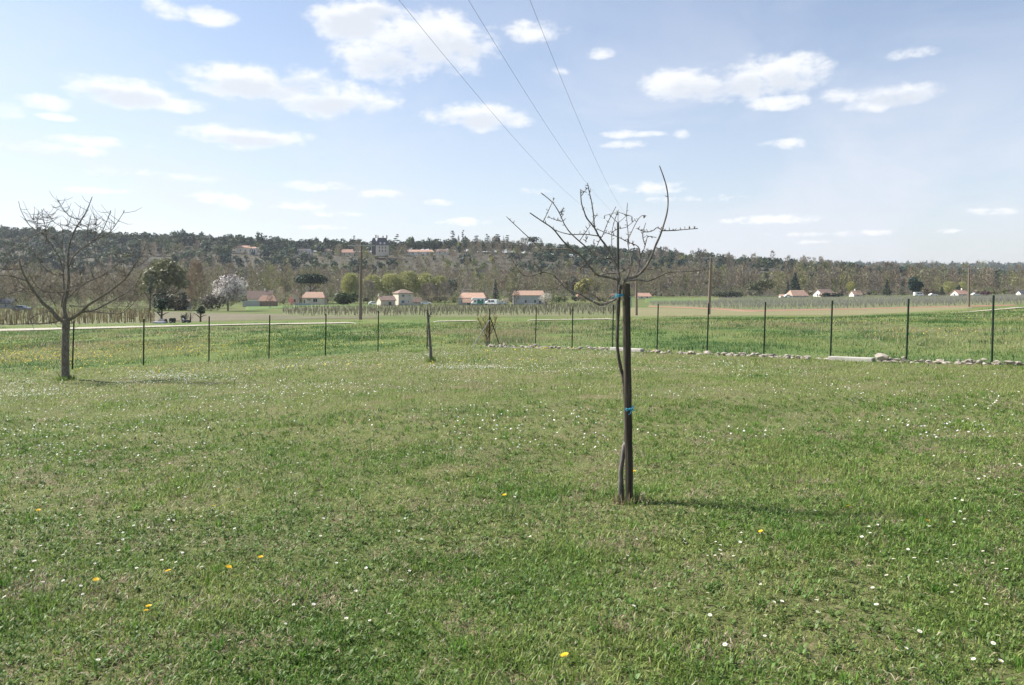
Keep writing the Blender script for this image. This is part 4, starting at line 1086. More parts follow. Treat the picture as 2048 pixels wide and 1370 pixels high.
make_vineyard('vineyard_rows', 'rows of leafless staked vines with yellowish stems beyond the track', [(-500, 84), (310, 85)], [(-500, 195), (310, 185)], 1.25, 2.6, 1.3,
              [(.3, .25, .13), (.2, .15, .1), (.36, .31, .17), (.15, .12, .09)], 280, 1.15)
make_vineyard('vineyard_rows', 'grey leafless vineyard rows in front of the houses', [(565, 153), (600, 126), (760, 118), (1240, 106)], [(565, 250), (1240, 280)], 1.42, 3.2, 1.2,
              [(.2, .185, .135), (.24, .215, .165), (.17, .16, .115)], 0, .88)
make_vineyard('vineyard_rows', 'wide grey-green vineyard rows below the houses at right', [(1300, 225), (1440, 150), (1500, 137), (2040, 116), (2500, 113)], [(1300, 297), (1430, 297), (1445, 395), (2500, 395)], 1.3, 3.6, 1.5,
              [(.2, .205, .18), (.25, .24, .21), (.16, .16, .14)], 0, 1.0, (.36, .35, .32))

# ------------------------------------------------------------------ woodland
def cards(r, clumps, n, size, flat=.0, up=.25):
    """leaf cards spread over clumps; returns (3n*2, 3) triangles, vectorised"""
    cl = np.array([(*c, *rad) for c, rad in clumps], float)
    w = (cl[:, 3] * cl[:, 5]) ** .8; k = r.choice(len(cl), n, p=w / w.sum())
    v = r.normal(size=(n, 3)); v /= np.linalg.norm(v, axis=1)[:, None]
    rad = r.uniform(.72, 1.05, n)[:, None]
    pos = cl[k, :3] + v * cl[k, 3:] * rad
    nrm = v + r.normal(0, .55, (n, 3)) + np.array([0, 0, up]); nrm /= np.linalg.norm(nrm, axis=1)[:, None]
    t = np.cross(nrm, r.normal(size=(n, 3))); t /= np.linalg.norm(t, axis=1)[:, None]; b = np.cross(nrm, t)
    s = size * r.uniform(.5, 1.3, n)[:, None]; q = s * r.uniform(.4, .9, n)[:, None]
    p = [pos - t * s, pos + b * q, pos + t * s * .9, pos - b * q * .9]
    return np.stack([p[0], p[1], p[2], p[0], p[2], p[3]], 1).reshape(-1, 3)

def twig_tris(r, h, w, n, lo=.22, up=1.0, tw=.006, weep=0.0):
    """bare crown: slivers for limbs and twigs rising from a trunk"""
    out = []
    t = lo + (1 - lo) * r.random(n) ** .75
    prof = np.sin(np.clip((t - lo) / (1.04 - lo), 0, 1) ** .8 * np.pi) ** .6 * w / 2
    a = r.uniform(0, 2 * np.pi, n); rr = prof * np.sqrt(r.random(n))
    p0 = np.stack([np.cos(a) * rr * .75, np.sin(a) * rr * .75, t * h * .93], 1)
    L = h * r.uniform(.07, .17, n)
    dr = np.stack([np.cos(a) * .55 + r.normal(0, .25, n), np.sin(a) * .55 + r.normal(0, .25, n), up * (.9 + r.normal(0, .3, n)) - weep], 1)
    dr /= np.linalg.norm(dr, axis=1)[:, None]
    p1 = p0 + dr * L[:, None]
    s = np.cross(dr, r.normal(size=(n, 3))); s /= np.linalg.norm(s, axis=1)[:, None]; s *= (h * tw * r.uniform(.5, 1.3, n))[:, None]
    out.append(np.stack([p0 - s, p0 + s, p1], 1).reshape(-1, 3))
    # limbs
    m = 12; ta = r.uniform(lo * .8, .6, m); aa = r.uniform(0, 6.28, m); e = np.clip(ta + r.uniform(.15, .35, m), 0, .97)
    q0 = np.stack([0 * ta, 0 * ta, ta * h], 1); q1 = np.stack([np.cos(aa) * w * .36, np.sin(aa) * w * .36, e * h], 1)
    s = np.cross(q1 - q0, r.normal(size=(m, 3))); s /= np.linalg.norm(s, axis=1)[:, None]; s *= h * .009
    out.append(np.stack([q0 - s, q0 + s, q1], 1).reshape(-1, 3))
    return np.concatenate(out)

def trunk_tris(h, r0, top=.8, lean=0):
    V = []; k = 5
    ring = [(math.cos(2 * math.pi * i / k), math.sin(2 * math.pi * i / k)) for i in range(k)]
    for i in range(k):
        (x0, y0), (x1, y1) = ring[i], ring[(i + 1) % k]
        a, b = (x0 * r0, y0 * r0, -.3), (x1 * r0, y1 * r0, -.3); c, d = (x1 * r0 * .3 + lean, y1 * r0 * .3, h * top), (x0 * r0 * .3 + lean, y0 * r0 * .3, h * top)
        V += [a, b, c, a, c, d]
    return np.array(V, float)

NP = np.random.default_rng
def oak_clumps(r, w, h, n=11):
    cl = []
    for _ in range(n):
        v = r.normal(size=3); v /= np.linalg.norm(v); v *= r.uniform(.35, .8)
        rad = r.uniform(.28, .5)
        cl.append(((v[0] * w / 2, v[1] * w / 2, h * .56 + v[2] * h * .36), (w / 2 * rad, w / 2 * rad, h * .42 * rad)))
    return cl
def evergreen(r, w=9, h=10, n=180, size=.98): return cards(r, oak_clumps(r, w, h), n, size)

def wood_protos():
    r = NP(5)
    return dict(far=[evergreen(r, w, h, 60, 1.9) for w, h in ((9, 10), (11, 10), (8, 11))], oak=[evergreen(r, w, h) for w, h in ((9, 10), (11, 10), (8, 11), (10, 12), (7, 8))],
                bare=[np.concatenate([twig_tris(r, h, w, 120, lo, 1.0, .0135), cards(r, oak_clumps(r, w * .8, h * .98, 9), 44, .62)]) for h, w, lo in ((17, 9, .2), (19, 8, .25), (15, 10, .18), (20, 7, .3), (16, 8, .2))],
                scrub=[twig_tris(r, 6, 7, 95, .05, .8, .02) for _ in range(3)])
PROTO = wood_protos()

def scatter_mass(name, label, spec):
    """spec: list of (proto tris, x, y, scale, tone)"""
    V, C = [], []
    for v, x, y, s, tone in spec:
        a = R.uniform(0, 6.28); c, sn = math.cos(a), math.sin(a); z = gz_fast(x, y)
        w = np.empty_like(v); w[:, 0] = (v[:, 0] * c - v[:, 1] * sn) * s + x; w[:, 1] = (v[:, 0] * sn + v[:, 1] * c) * s + y; w[:, 2] = v[:, 2] * s + z
        V.append(w)
        jit = np.repeat(rng.uniform(.7, 1.3, (len(v) // 3, 1)), 3, 0)
        C.append(np.array(tone)[None] * jit)
    V = np.concatenate(V); o = link_mesh(name, tri_mesh(name, V, np.arange(len(V)).reshape(-1, 3), wood_leaf, np.concatenate(C)))
    tag(o, label, 'woodland', kind='stuff'); return o

_gu = np.linspace(-1.05, 1.05, 211); _gd = np.linspace(150, 3000, 951)
_GZ = ground_z(_gu[None] * _gd[:, None], np.repeat(_gd[:, None], 211, 1))
def gz_fast(x, y):
    i = int(np.clip((y - 150) / 3, 0, 949)); j = int(np.clip((x / y + 1.05) / .01, 0, 210)); return float(_GZ[i, j])

OAK = [(.036, .064, .036), (.05, .078, .04), (.03, .055, .042), (.068, .098, .042)]
YEL = [(.18, .2, .06), (.24, .24, .08), (.13, .17, .055)]
BRN = [(.2, .166, .115), (.225, .186, .13), (.175, .155, .11), (.2, .188, .105)]

def things_of(name, label, group, kind, spots, crown_mats):
    """individual trees: trunk and crown under one root, sharing a few meshes"""
    src = PROTO[kind]; mes = []
    for i, v in enumerate(src):
        me = bpy.data.meshes.new('crown'); me.from_pydata(v.tolist(), [], np.arange(len(v)).reshape(-1, 3).tolist()); mes.append(me)
    tm = []
    for h in (9,):
        t = trunk_tris(h, .28); me = bpy.data.meshes.new('trunk'); me.from_pydata(t.tolist(), [], np.arange(len(t)).reshape(-1, 3).tolist()); me.materials.append(bark_far); tm.append(me)
    variants = []
    for me in mes:
        for m in crown_mats:
            c = me.copy(); c.materials.append(m); variants.append(c)
    for x, y, s in spots:
        root = empty(name, (x, y, gz_fast(x, y) - .2), R.uniform(0, 6.28)); root.scale = (s, s, s * R.uniform(.92, 1.08))
        link_mesh('trunk', tm[0], root); link_mesh('crown', R.choice(variants), root); tag(root, label, 'tree', group)

def make_woods():
    mass_oak, mass_bare = [], []
    ridge, valley = [], []
    # hill cover, ridge line first
    n = 0
    def pxof(x, y): return CX + F * x / y
    CLEAR = ((740, 788, 655), (468, 520, 664), (586, 628, 664), (680, 710, 672), (812, 902, 678), (642, 664, 676))
    def blocked(px, d): return any(a < px < b and dh - 100 < d < dh + 12 for a, b, dh in CLEAR)
    for i in range(1750):
        u = -.8 + 1.6 * ((i * .6180339887) % 1.0); px = CX + F * u
        d = 505 + (((i * .7548776662) % 1.0) ** .85) * 290
        if px > 1450: d = 520 + R.random() ** .8 * 460
        x, y = u * d, d
        t = (d - 505) / 290
        if blocked(px, d) and d > 590:
            mass_oak.append((R.choice(PROTO['far']), x, y, R.uniform(.25, .5), R.choice(OAK + YEL + BRN))); continue
        dark = float(fbm(np.array([x]), np.array([y]), 70, 3, 611)[0])
        left = max(0, min(1, (700 - px) / 600))
        p_oak = max(0, min(1, (t - .18) * 1.25 + (dark - .46) * 3.4 + left * 1.15))
        if px > 1300: p_oak *= .7
        q = R.random()
        if q >= p_oak + .2 and t > .8: q = 0
        if q < p_oak: mass_oak.append((R.choice(PROTO['oak']), x, y, R.uniform(.8, 1.35), R.choice(OAK)))
        elif q < p_oak + .2: mass_oak.append((R.choice(PROTO['oak']), x, y, R.uniform(.5, .9), R.choice(YEL)))
        else: mass_bare.append((R.choice(PROTO['bare']), x, y, R.uniform(.6, .9), R.choice(BRN)))
    for i in range(170):                        # the ridge itself, closed
        px = -60 + 1650 * (i + R.random()) / 170; d = 705 + R.uniform(-12, 25); x = (px - CX) / F * d
        if blocked(px, d): continue
        ridge.append((x, d, R.uniform(.8, 1.3) * (1.0 if px < 1250 else .85)))
    for i in range(430):                        # scrub on the lower slope
        u = R.uniform(-.75, .4); d = 520 + R.random() * 170
        mass_bare.append((R.choice(PROTO['scrub']), u * d, d, R.uniform(1.0, 1.7), R.choice(BRN + [(.09, .11, .05), (.16, .17, .06)])))
    for i in range(330):                        # low growth that closes the skyline
        px = -80 + 1750 * R.random(); d = 690 + R.uniform(-20, 70); x = (px - CX) / F * d
        if blocked(px, d): continue
        mass_oak.append((R.choice(PROTO['oak']), x, d, R.uniform(.45, .8), R.choice(OAK)))
    # riverside wood on the valley floor
    for i in range(1150):
        u = R.uniform(-.78, .78); px = CX + F * u; d = 335 + R.random() * 185
        if 600 < px < 1250 and d < 365: continue
        if px > 1250: d = 440 + (d - 335) * .8
        x, y = u * d, d
        s = R.uniform(.62, 1.0) * (1.12 if 270 < px < 620 else .74 if px < 270 else 1.0) * (1.1 if px > 1350 else .92) * (.72 if px > 1480 and R.random() < .5 else 1)
        tone = R.choice(BRN)
        if R.random() < .2: tone = (.21, .21, .09)
        if i % 9 == 0 and len(valley) < 130: valley.append((x, y, s))
        else: mass_bare.append((R.choice(PROTO['bare']), x, y, s, tone))
    for i in range(900):                        # undergrowth along the wood's edge
        u = R.uniform(-.78, .78); px = CX + F * u; d = 318 + R.random() * 60
        if px > 1250: d += 122
        if 480 < px < 1230 and d < 345: continue
        mass_bare.append((R.choice(PROTO['scrub']), u * d, d, R.uniform(.5, 1.0), R.choice(BRN + [(.1, .11, .055), (.06, .075, .04)])))
    # far blue hill at right
    for i in range(700):
        u = R.uniform(.3, .8); d = 1700 + R.random() * 900; x = u * d
        mass_oak.append((R.choice(PROTO['far']), x, d, R.uniform(1.6, 2.6), R.choice(OAK + [(.1, .1, .07)])))
    for i in range(420):
        u = R.uniform(.28, .8); d = 800 + R.random() * 700; x = u * d
        mass_bare.append((R.choice(PROTO['bare']), x, d, R.uniform(.7, 1.0), R.choice(BRN)))
    for i in range(150):                        # trees behind the left vineyard
        px = R.uniform(-90, 430); d = R.uniform(222, 330)
        mass_bare.append((R.choice(PROTO['bare']), (px - CX) / F * d, d, R.uniform(.4, .72), R.choice(BRN)))
    garden = []
    for i in range(260):                        # shrubs and rough growth between the houses
        px = R.uniform(470, 1240); d = R.uniform(304, 338)
        garden.append((R.choice(PROTO['scrub']) if R.random() < .6 else R.choice(PROTO['far']) * .38, (px - CX) / F * d, d, R.uniform(.45, .95), R.choice(BRN + [(.09, .13, .04), (.05, .075, .035), (.17, .18, .07)])))
    for i in range(170):
        px = R.uniform(1250, 2100); d = R.uniform(416, 436)
        garden.append((R.choice(PROTO['scrub']) if R.random() < .6 else R.choice(PROTO['far']) * .38, (px - CX) / F * d, d, R.uniform(.5, 1.1), R.choice(BRN + [(.09, .13, .04), (.05, .075, .035), (.17, .18, .07)])))
    for i in range(120):
        px = R.uniform(-60, 420); d = R.uniform(205, 245)
        garden.append((R.choice(PROTO['scrub']), (px - CX) / F * d, d, R.uniform(.4, .85), R.choice(BRN + [(.07, .1, .04)])))
    scatter_mass('garden_scrub', 'tangled green and brown shrubs between the valley houses', garden)
    scatter_mass('hillside_evergreen_wood', 'dark evergreen and yellow-green trees massed over the hillside', mass_oak)
    scatter_mass('bare_valley_wood', 'grey-brown leafless trees massed along the valley and lower slope', mass_bare)
    things_of('evergreen_oak', 'dark round evergreen oak on the skyline of the hill', 'evergreen oaks along the ridge', 'oak', ridge, [leafy('oak_leaf', rgb=(.036, .056, .03), translucent=.2, vary=.4)])
    things_of('bare_tree', 'leafless grey-brown tree standing in the valley wood', 'leafless trees of the valley wood', 'bare', valley,
              [leafy('bare_twig', rgb=(.205, .172, .138), translucent=.1, vary=.25), leafy('bare_twig_green', rgb=(.2, .195, .105), translucent=.1, vary=.2)])
make_woods()

# ------------------------------------------------------------------ single trees one can pick out
def crown_obj(root, tris, mat, name='crown'):
    me = bpy.data.meshes.new(name); me.from_pydata(tris.tolist(), [], np.arange(len(tris)).reshape(-1, 3).tolist()); me.materials.append(mat)
    return link_mesh(name, me, root)
def trunk_obj(root, h, r, mat=None, top=.8):
    t = trunk_tris(h, r, top); me = bpy.data.meshes.new('trunk'); me.from_pydata(t.tolist(), [], np.arange(len(t)).reshape(-1, 3).tolist()); me.materials.append(mat or bark_far)
    return link_mesh('trunk', me, root)

FOL = {}
def fol(rgb, tr=.25, vary=.25):
    k = (rgb, tr)
    if k not in FOL: FOL[k] = leafy('foliage_%d' % len(FOL), rgb=rgb, translucent=tr, vary=vary)
    return FOL[k]
DARK = (.022, .045, .03); PINE = (.04, .06, .028); WILLOW = (.31, .315, .125); FORS = (.28, .265, .075)

def tree(kind, px, base_py, top_py, wpx, name, label, rgb, d=None, n=None, group=None, seed=None):
    if d is None: d = hit(px, base_py)
    b = G(px, d); s = d / F
    h = EYE + (HY - top_py) / F * d - b.z; w = wpx * s
    r = NP(int(px * 7 + base_py)); root = empty(name, b); tag(root, label, 'tree' if 'shrub' not in name and 'hedge' not in name else 'shrub', group)
    m = fol(rgb)
    cs = max(.12, min(.9, w * .085)); n = int((n or np.clip(wpx * 16, 140, 1500)) * 1.6)
    if kind == 'umbrella':
        cl = [((math.cos(a) * w * .33 * q, math.sin(a) * w * .33 * q, h * (.83 - .08 * q)), (w * .2, w * .2, h * .13)) for a, q in [(i * .9, .4 + .6 * ((i * 7) % 5) / 4) for i in range(14)]]
        crown_obj(root, cards(r, cl, n, cs * .7), m); trunk_obj(root, h, .3 if w > 6 else .2, None, .75)
        t = twig_tris(r, h * .85, w * .9, 60, .45, 1, .012); crown_obj(root, t, bark_far, 'limbs')
    elif kind == 'dome':
        cl = []
        for i in range(26):
            a = i * 2.4; q = math.sqrt((i + .5) / 26); cl.append(((math.cos(a) * q * w * .38, math.sin(a) * q * w * .38, h * (.85 - .5 * q * q * r.uniform(.5, 1.15))), (w * .15, w * .15, h * .12)))
        crown_obj(root, cards(r, cl, n, cs * .55), m); trunk_obj(root, h, .35, None, .8)
        t = twig_tris(r, h * .8, w * .8, 120, .3, 1, .01); crown_obj(root, t, bark_far, 'limbs')
    elif kind == 'round':
        crown_obj(root, cards(r, oak_clumps(r, w, h, 13), n, cs * .75), m); trunk_obj(root, h, .18, None, .6)
    elif kind == 'bush':
        cl = [((r.uniform(-.36, .36) * w, r.uniform(-.3, .3) * w * .6, h * r.uniform(.3, .62)), (w * r.uniform(.14, .24), w * .16, h * r.uniform(.25, .38))) for _ in range(12)]
        crown_obj(root, cards(r, cl, n, cs * .6), m); trunk_obj(root, h * .6, .1)
    elif kind == 'conifer':
        cl = []
        for k in range(12):
            f = k / 12; rr = w / 2 * (1 - f) ** .8
            for j in range(4): a = k * 1.7 + j * 1.57; cl.append(((math.cos(a) * rr * .55, math.sin(a) * rr * .55, h * (.1 + .86 * f)), (max(rr * .5, .15), max(rr * .5, .15), h * .055)))
        crown_obj(root, cards(r, cl, n, cs * .6), m); trunk_obj(root, h, .15, None, .95)
    elif kind == 'cedar':
        cl = []
        k = max(4, int(h / 2.2))
        for i in range(k):
            f = (i + .6) / k; rr = w / 2 * (1.15 - f * .75) * r.uniform(.7, 1.1)
            for j in range(3): a = r.uniform(0, 6.28); cl.append(((math.cos(a) * rr * .6, math.sin(a) * rr * .6, h * (.22 + .76 * f)), (rr * .5, rr * .5, h * .028)))
        crown_obj(root, cards(r, cl, n, max(.35, cs * .6), up=.8), m); trunk_obj(root, h, .35, None, .98)
    elif kind == 'bare':
        crown_obj(root, twig_tris(r, h, w, n, .15, .9, .005), m); trunk_obj(root, h, max(.12, w * .02), None, .7)
    elif kind == 'blossom':
        crown_obj(root, twig_tris(r, h, w, n // 2, .12, .8, .006), fol((.14, .11, .1), .1), 'twigs')
        crown_obj(root, cards(r, oak_clumps(r, w * .96, h, 30), int(n * 1.5), cs * .36), m); trunk_obj(root, h, .25, None, .6)
    elif kind == 'willow':
        crown_obj(root, twig_tris(r, h, w, n, .25, .55, .0085, .25), m); crown_obj(root, cards(r, oak_clumps(r, w * .95, h, 16), n // 2, cs * .4), m, 'young_leaves'); trunk_obj(root, h, .3, None, .6)
    elif kind == 'ivy':
        cl = [((r.uniform(-.22, .22) * w, r.uniform(-.2, .2) * w, h * r.uniform(.45, .9)), (w * r.uniform(.14, .26), w * .2, h * .1)) for _ in range(11)]
        crown_obj(root, cards(r, cl, n, cs * .5), m, 'ivy')
        mb = MB()
        mb.tube([(0, 0, -.2), (0, 0, h * .25), (w * .05, 0, h * .6)], [w * .09, w * .07, w * .05], 7); mb.tube([(0, 0, h * .22), (-w * .3, 0, h * .4), (-w * .55, 0, h * .5)], [w * .05, w * .035, w * .02], 5)
        mb.tube([(0, 0, h * .25), (w * .25, 0, h * .36), (w * .5, 0, h * .4)], [w * .04, w * .03, w * .015], 5); mb.build('trunk', bark_far, root)
    return root

tree('dome', 330, 607, 512, 98, 'umbrella_pine', 'large umbrella pine with olive crown above ivy-clad trunks', (.13, .135, .062), 215, 1900)
tree('bush', 338, 612, 582, 70, 'dark_shrub', 'dark undergrowth below the left umbrella pine', (.05, .06, .035), 208, 700)
tree('ivy', 300, 615, 545, 22, 'ivy_tree', 'tall ivy-covered trunk under the left umbrella pine', DARK, 205, 500)
tree('bare', 392, 607, 520, 44, 'bare_poplar', 'bare tree with orange-brown twigs beside the left umbrella pine', (.23, .175, .12), 235, 700)
tree('ivy', 323, 646, 594, 30, 'ivy_pollard', 'forked ivy-covered pollard tree beside the track', DARK, 92, 700)
tree('ivy', 401, 649, 609, 24, 'ivy_pollard', 'short dense ivy-covered pollard right of the black trailer', DARK, 90, 700)
tree('bush', 369, 648, 624, 15, 'dark_shrub', 'small dark evergreen shrub behind the black trailer', DARK, 91, 260)
tree('bare', 270, 640, 606, 26, 'bare_sapling', 'small bare tree at the end of the yellowish vineyard', (.14, .11, .1), 120, 260)
tree('bare', 381, 648, 618, 18, 'bare_sapling', 'thin pale leafless sapling between the two ivy pollards', (.24, .2, .18), 91, 220)
tree('blossom', 456, 613, 546, 78, 'blossom_tree', 'big round tree full of white blossom', (.55, .52, .49), 205, 1500)
tree('bush', 422, 617, 583, 46, 'bare_shrub', 'grey leafless thicket left of the white blossom tree', (.13, .12, .1), 200, 500)
tree('umbrella', 621, 597, 543, 66, 'umbrella_pine', 'dark green umbrella pine over the tiled house', (.02, .045, .02), 318, 1500)
tree('conifer', 602.5, 598, 556, 9, 'cypress', 'slim dark cypress in front of the tiled house', DARK, 283, 420)
tree('willow', 701, 603, 544, 44, 'willow', 'yellow-green round tree just left of the tall pole', WILLOW, 318, 1200)
tree('bush', 690, 605, 580, 60, 'garden_shrub', 'wide green garden hedge left of the tall pole', (.07, .11, .03), 300, 900)
for i, (px, top, w) in enumerate(((745, 548, 54), (782, 545, 60), (815, 540, 62), (850, 545, 60), (880, 550, 46))):
    tree('willow', px, 603, top, w, 'willow', ['yellow willow crown right of the tall pole', 'yellow willow crown left above the two-storey house', 'tallest yellow willow crown behind the two-storey house', 'yellow willow crown right of the two-storey house roof', 'rightmost yellow willow crown beside the dark pine'][i], WILLOW, 338, 1000, 'yellow willows behind the houses')
tree('conifer', 742, 600, 545, 8, 'spruce', 'small dark spruce among the willows right of the pole', DARK, 326, 300)
tree('conifer', 776, 600, 548, 9, 'spruce', 'small dark spruce just left of the two-storey house', DARK, 326, 300)
tree('bare', 736, 606, 560, 46, 'bare_tree', 'bare grey tree between pole and two-storey house', (.13, .115, .1), 312, 900)
tree('bare', 857, 608, 566, 56, 'bare_tree', 'bare grey-brown tree right of the two-storey house', (.15, .12, .11), 312, 1000)
tree('bare', 890, 608, 562, 40, 'bare_tree', 'bare tree with thick forked trunk left of the orange-roofed hall', (.14, .12, .1), 300, 800)
tree('round', 904, 606, 549, 22, 'scots_pine', 'dark leaning pine left of the orange-roofed hall', DARK, 322, 520)
tree('conifer', 991, 606, 556, 19, 'spruce', 'tall dark spruce between the two orange-roofed buildings', DARK, 302, 800)
tree('bare', 1028, 611, 575, 34, 'bare_tree', 'bare pollarded tree before the long orange-roofed building', (.13, .115, .09), 285, 700)
tree('blossom', 1092, 612, 582, 32, 'blossom_shrub', 'pruned open tree with pale blossom right of the long roof', (.5, .47, .4), 262, 420)
tree('bush', 1012, 608, 592, 16, 'blossom_shrub', 'small cream flowering shrub beside the white cars', (.5, .45, .36), 292, 300)
tree('bush', 1104, 608, 584, 26, 'garden_shrub', 'pale green leafy shrub right of the pruned blossom tree', (.2, .22, .11), 285, 360)
tree('round', 1165, 592, 551, 42, 'forsythia_shrub', 'bright yellow flowering tree behind the staked tree', FORS, 370, 900)
tree('round', 1150, 590, 545, 40, 'evergreen_tree', 'dark green tree left of the bright yellow flowering tree', DARK, 385, 500)
tree('bush', 583, 600, 588, 14, 'pink_shrub', 'pink flowering shrub beside the tiled house', (.5, .2, .2), 280, 260)
tree('bare', 540, 607, 588, 22, 'bare_sapling', 'small bare tree on the bright green garden lawn', (.14, .11, .09), 235, 300)
tree('bare', 560, 602, 572, 24, 'bare_tree', 'pale budding tree between the two left houses', (.3, .27, .18), 300, 500)
tree('conifer', 1590, 591, 543, 30, 'cypress', 'broad dark cypress above the orange roof at right', DARK, 430, 900)
tree('conifer', 1576, 591, 560, 16, 'cypress', 'lower dark cypress left of the broad one', (.02, .042, .03), 436, 420)
tree('round', 1520, 590, 553, 52, 'green_tree', 'olive green round tree left of the orange roof', (.1, .11, .05), 430, 700)
tree('conifer', 1774, 595, 556, 20, 'spruce', 'dark cone-shaped spruce behind the right vineyard', DARK, 415, 520)
tree('round', 1831, 597, 548, 36, 'evergreen_tree', 'large dark rounded evergreen behind the white van', (.026, .055, .04), 415, 1000)
tree('conifer', 1804, 597, 560, 14, 'spruce', 'slim dark spruce left of the large rounded evergreen', DARK, 422, 340)
tree('bush', 1858, 597, 574, 32, 'bare_shrub', 'pinkish bare bush right of the large rounded evergreen', (.24, .19, .13), 410, 420)
tree('conifer', 1884, 597, 572, 16, 'juniper', 'dark pointed evergreen left of the cream house', DARK, 405, 420)
tree('willow', 1898, 596, 562, 32, 'willow', 'round yellow-green tree above the dark pointed evergreen', WILLOW, 425, 700)
tree('willow', 1924, 596, 562, 18, 'willow', 'narrow yellow-green tree left of the far right pole', WILLOW, 428, 420)
tree('conifer', 1918, 597, 568, 20, 'spruce', 'dark evergreen in front of the narrow yellow tree', DARK, 412, 420)
tree('bush', 1972, 597, 581, 24, 'plum_shrub', 'purple-leaved shrub right of the cream house', (.1, .045, .06), 405, 360)
tree('round', 1994, 592, 534, 18, 'scots_pine', 'dark pine rising from the bare wood at far right', DARK, 470, 340)
tree('willow', 1702, 590, 562, 24, 'willow', 'yellow flowering tree behind the small orange roof', FORS, 432, 420)
tree('conifer', 1681, 591, 564, 14, 'cypress', 'dark cypress left of the yellow flowering tree', DARK, 430, 360)
tree('bush', 1668, 593, 585, 48, 'clipped_hedge', 'long clipped dark hedge in front of the brown roof', (.02, .035, .02), 408, 700)
tree('bush', 1462, 590, 581, 74, 'dark_hedge', 'low dark hedge along the wood edge above the vineyard', (.035, .045, .025), 412, 700)
for i, px in enumerate((1398, 1462, 1497, 1748, 1788, 1842, 1868, 1905, 1962)):
    d = 455 + 6 * i; tree('bare', px, 590, (500, 518, 521, 527, 525, 522, 520, 524, 519)[i], 26 if px != 1962 else 44, 'mistletoe_poplar', ['tall bare poplar right of the fallow field pole', 'tall bare poplar above the low dark hedge', 'bare poplar with mistletoe above the olive tree', 'slim bare poplar left of the dark spruce', 'slim bare poplar above the dark spruce', 'bare poplar above the large rounded evergreen', 'bare poplar between evergreen and yellow tree', 'bare poplar above the round yellow tree', 'broad pale bare poplar right of the far pole'][i], (.17, .155, .12) if px != 1962 else (.22, .21, .12), d, 200, 'tall bare poplars at right')
# skyline conifers
for px, top, w, base, kind, label in ((905, 460, 20, 492, 'cedar', 'tallest cedar in the group right of the château'), (917, 468, 16, 492, 'conifer', 'cone-shaped conifer beside the tallest cedar'), (926, 459, 10, 492, 'cedar', 'thin spindly cedar beside the tallest cedar'),
        (953, 470, 22, 490, 'cedar', 'flat-topped cedar alone between two skyline groups'), (975, 467, 20, 490, 'cedar', 'spreading cedar left in the right skyline group'), (996, 467, 22, 490, 'cedar', 'broad cedar in the middle of the right skyline group'),
        (1007, 469, 11, 490, 'conifer', 'narrow conifer in the right skyline group'), (1015, 469, 20, 490, 'cedar', 'broad cedar at the end of the right skyline group'), (1065, 470, 34, 494, 'umbrella', 'wide flat-topped pine on the skyline'),
        (794, 467, 20, 497, 'cedar', 'tiered cedar just right of the slate-roofed manor'), (707, 470, 14, 490, 'cedar', 'small cedar left of the slate-roofed manor'), (818, 478, 8, 492, 'conifer', 'tiny pointed conifer right of the manor'),
        (471, 467, 9, 490, 'conifer', 'pointed conifer above the cream hill houses'), (437, 470, 9, 488, 'conifer', 'pointed conifer left of the cream hill houses'), (425, 470, 10, 488, 'conifer', 'dark conifer on the ridge left of the cream houses'),
        (1188, 478, 10, 500, 'cedar', 'small skyline cedar behind the young tree crown'), (1402, 491, 16, 515, 'round', 'rounded tree standing up on the falling ridge'), (1458, 500, 8, 516, 'conifer', 'small conifer standing up on the falling ridge'), (1350, 491, 18, 512, 'round', 'dark tree on the ridge right of the young tree')):
    tree(kind, px, base, top, w, 'skyline_' + ('cedar' if kind == 'cedar' else 'pine' if kind == 'umbrella' else 'conifer' if kind == 'conifer' else 'tree'), label.replace('château', 'slate-roofed manor'), (.03, .05, .035), 696, 420)

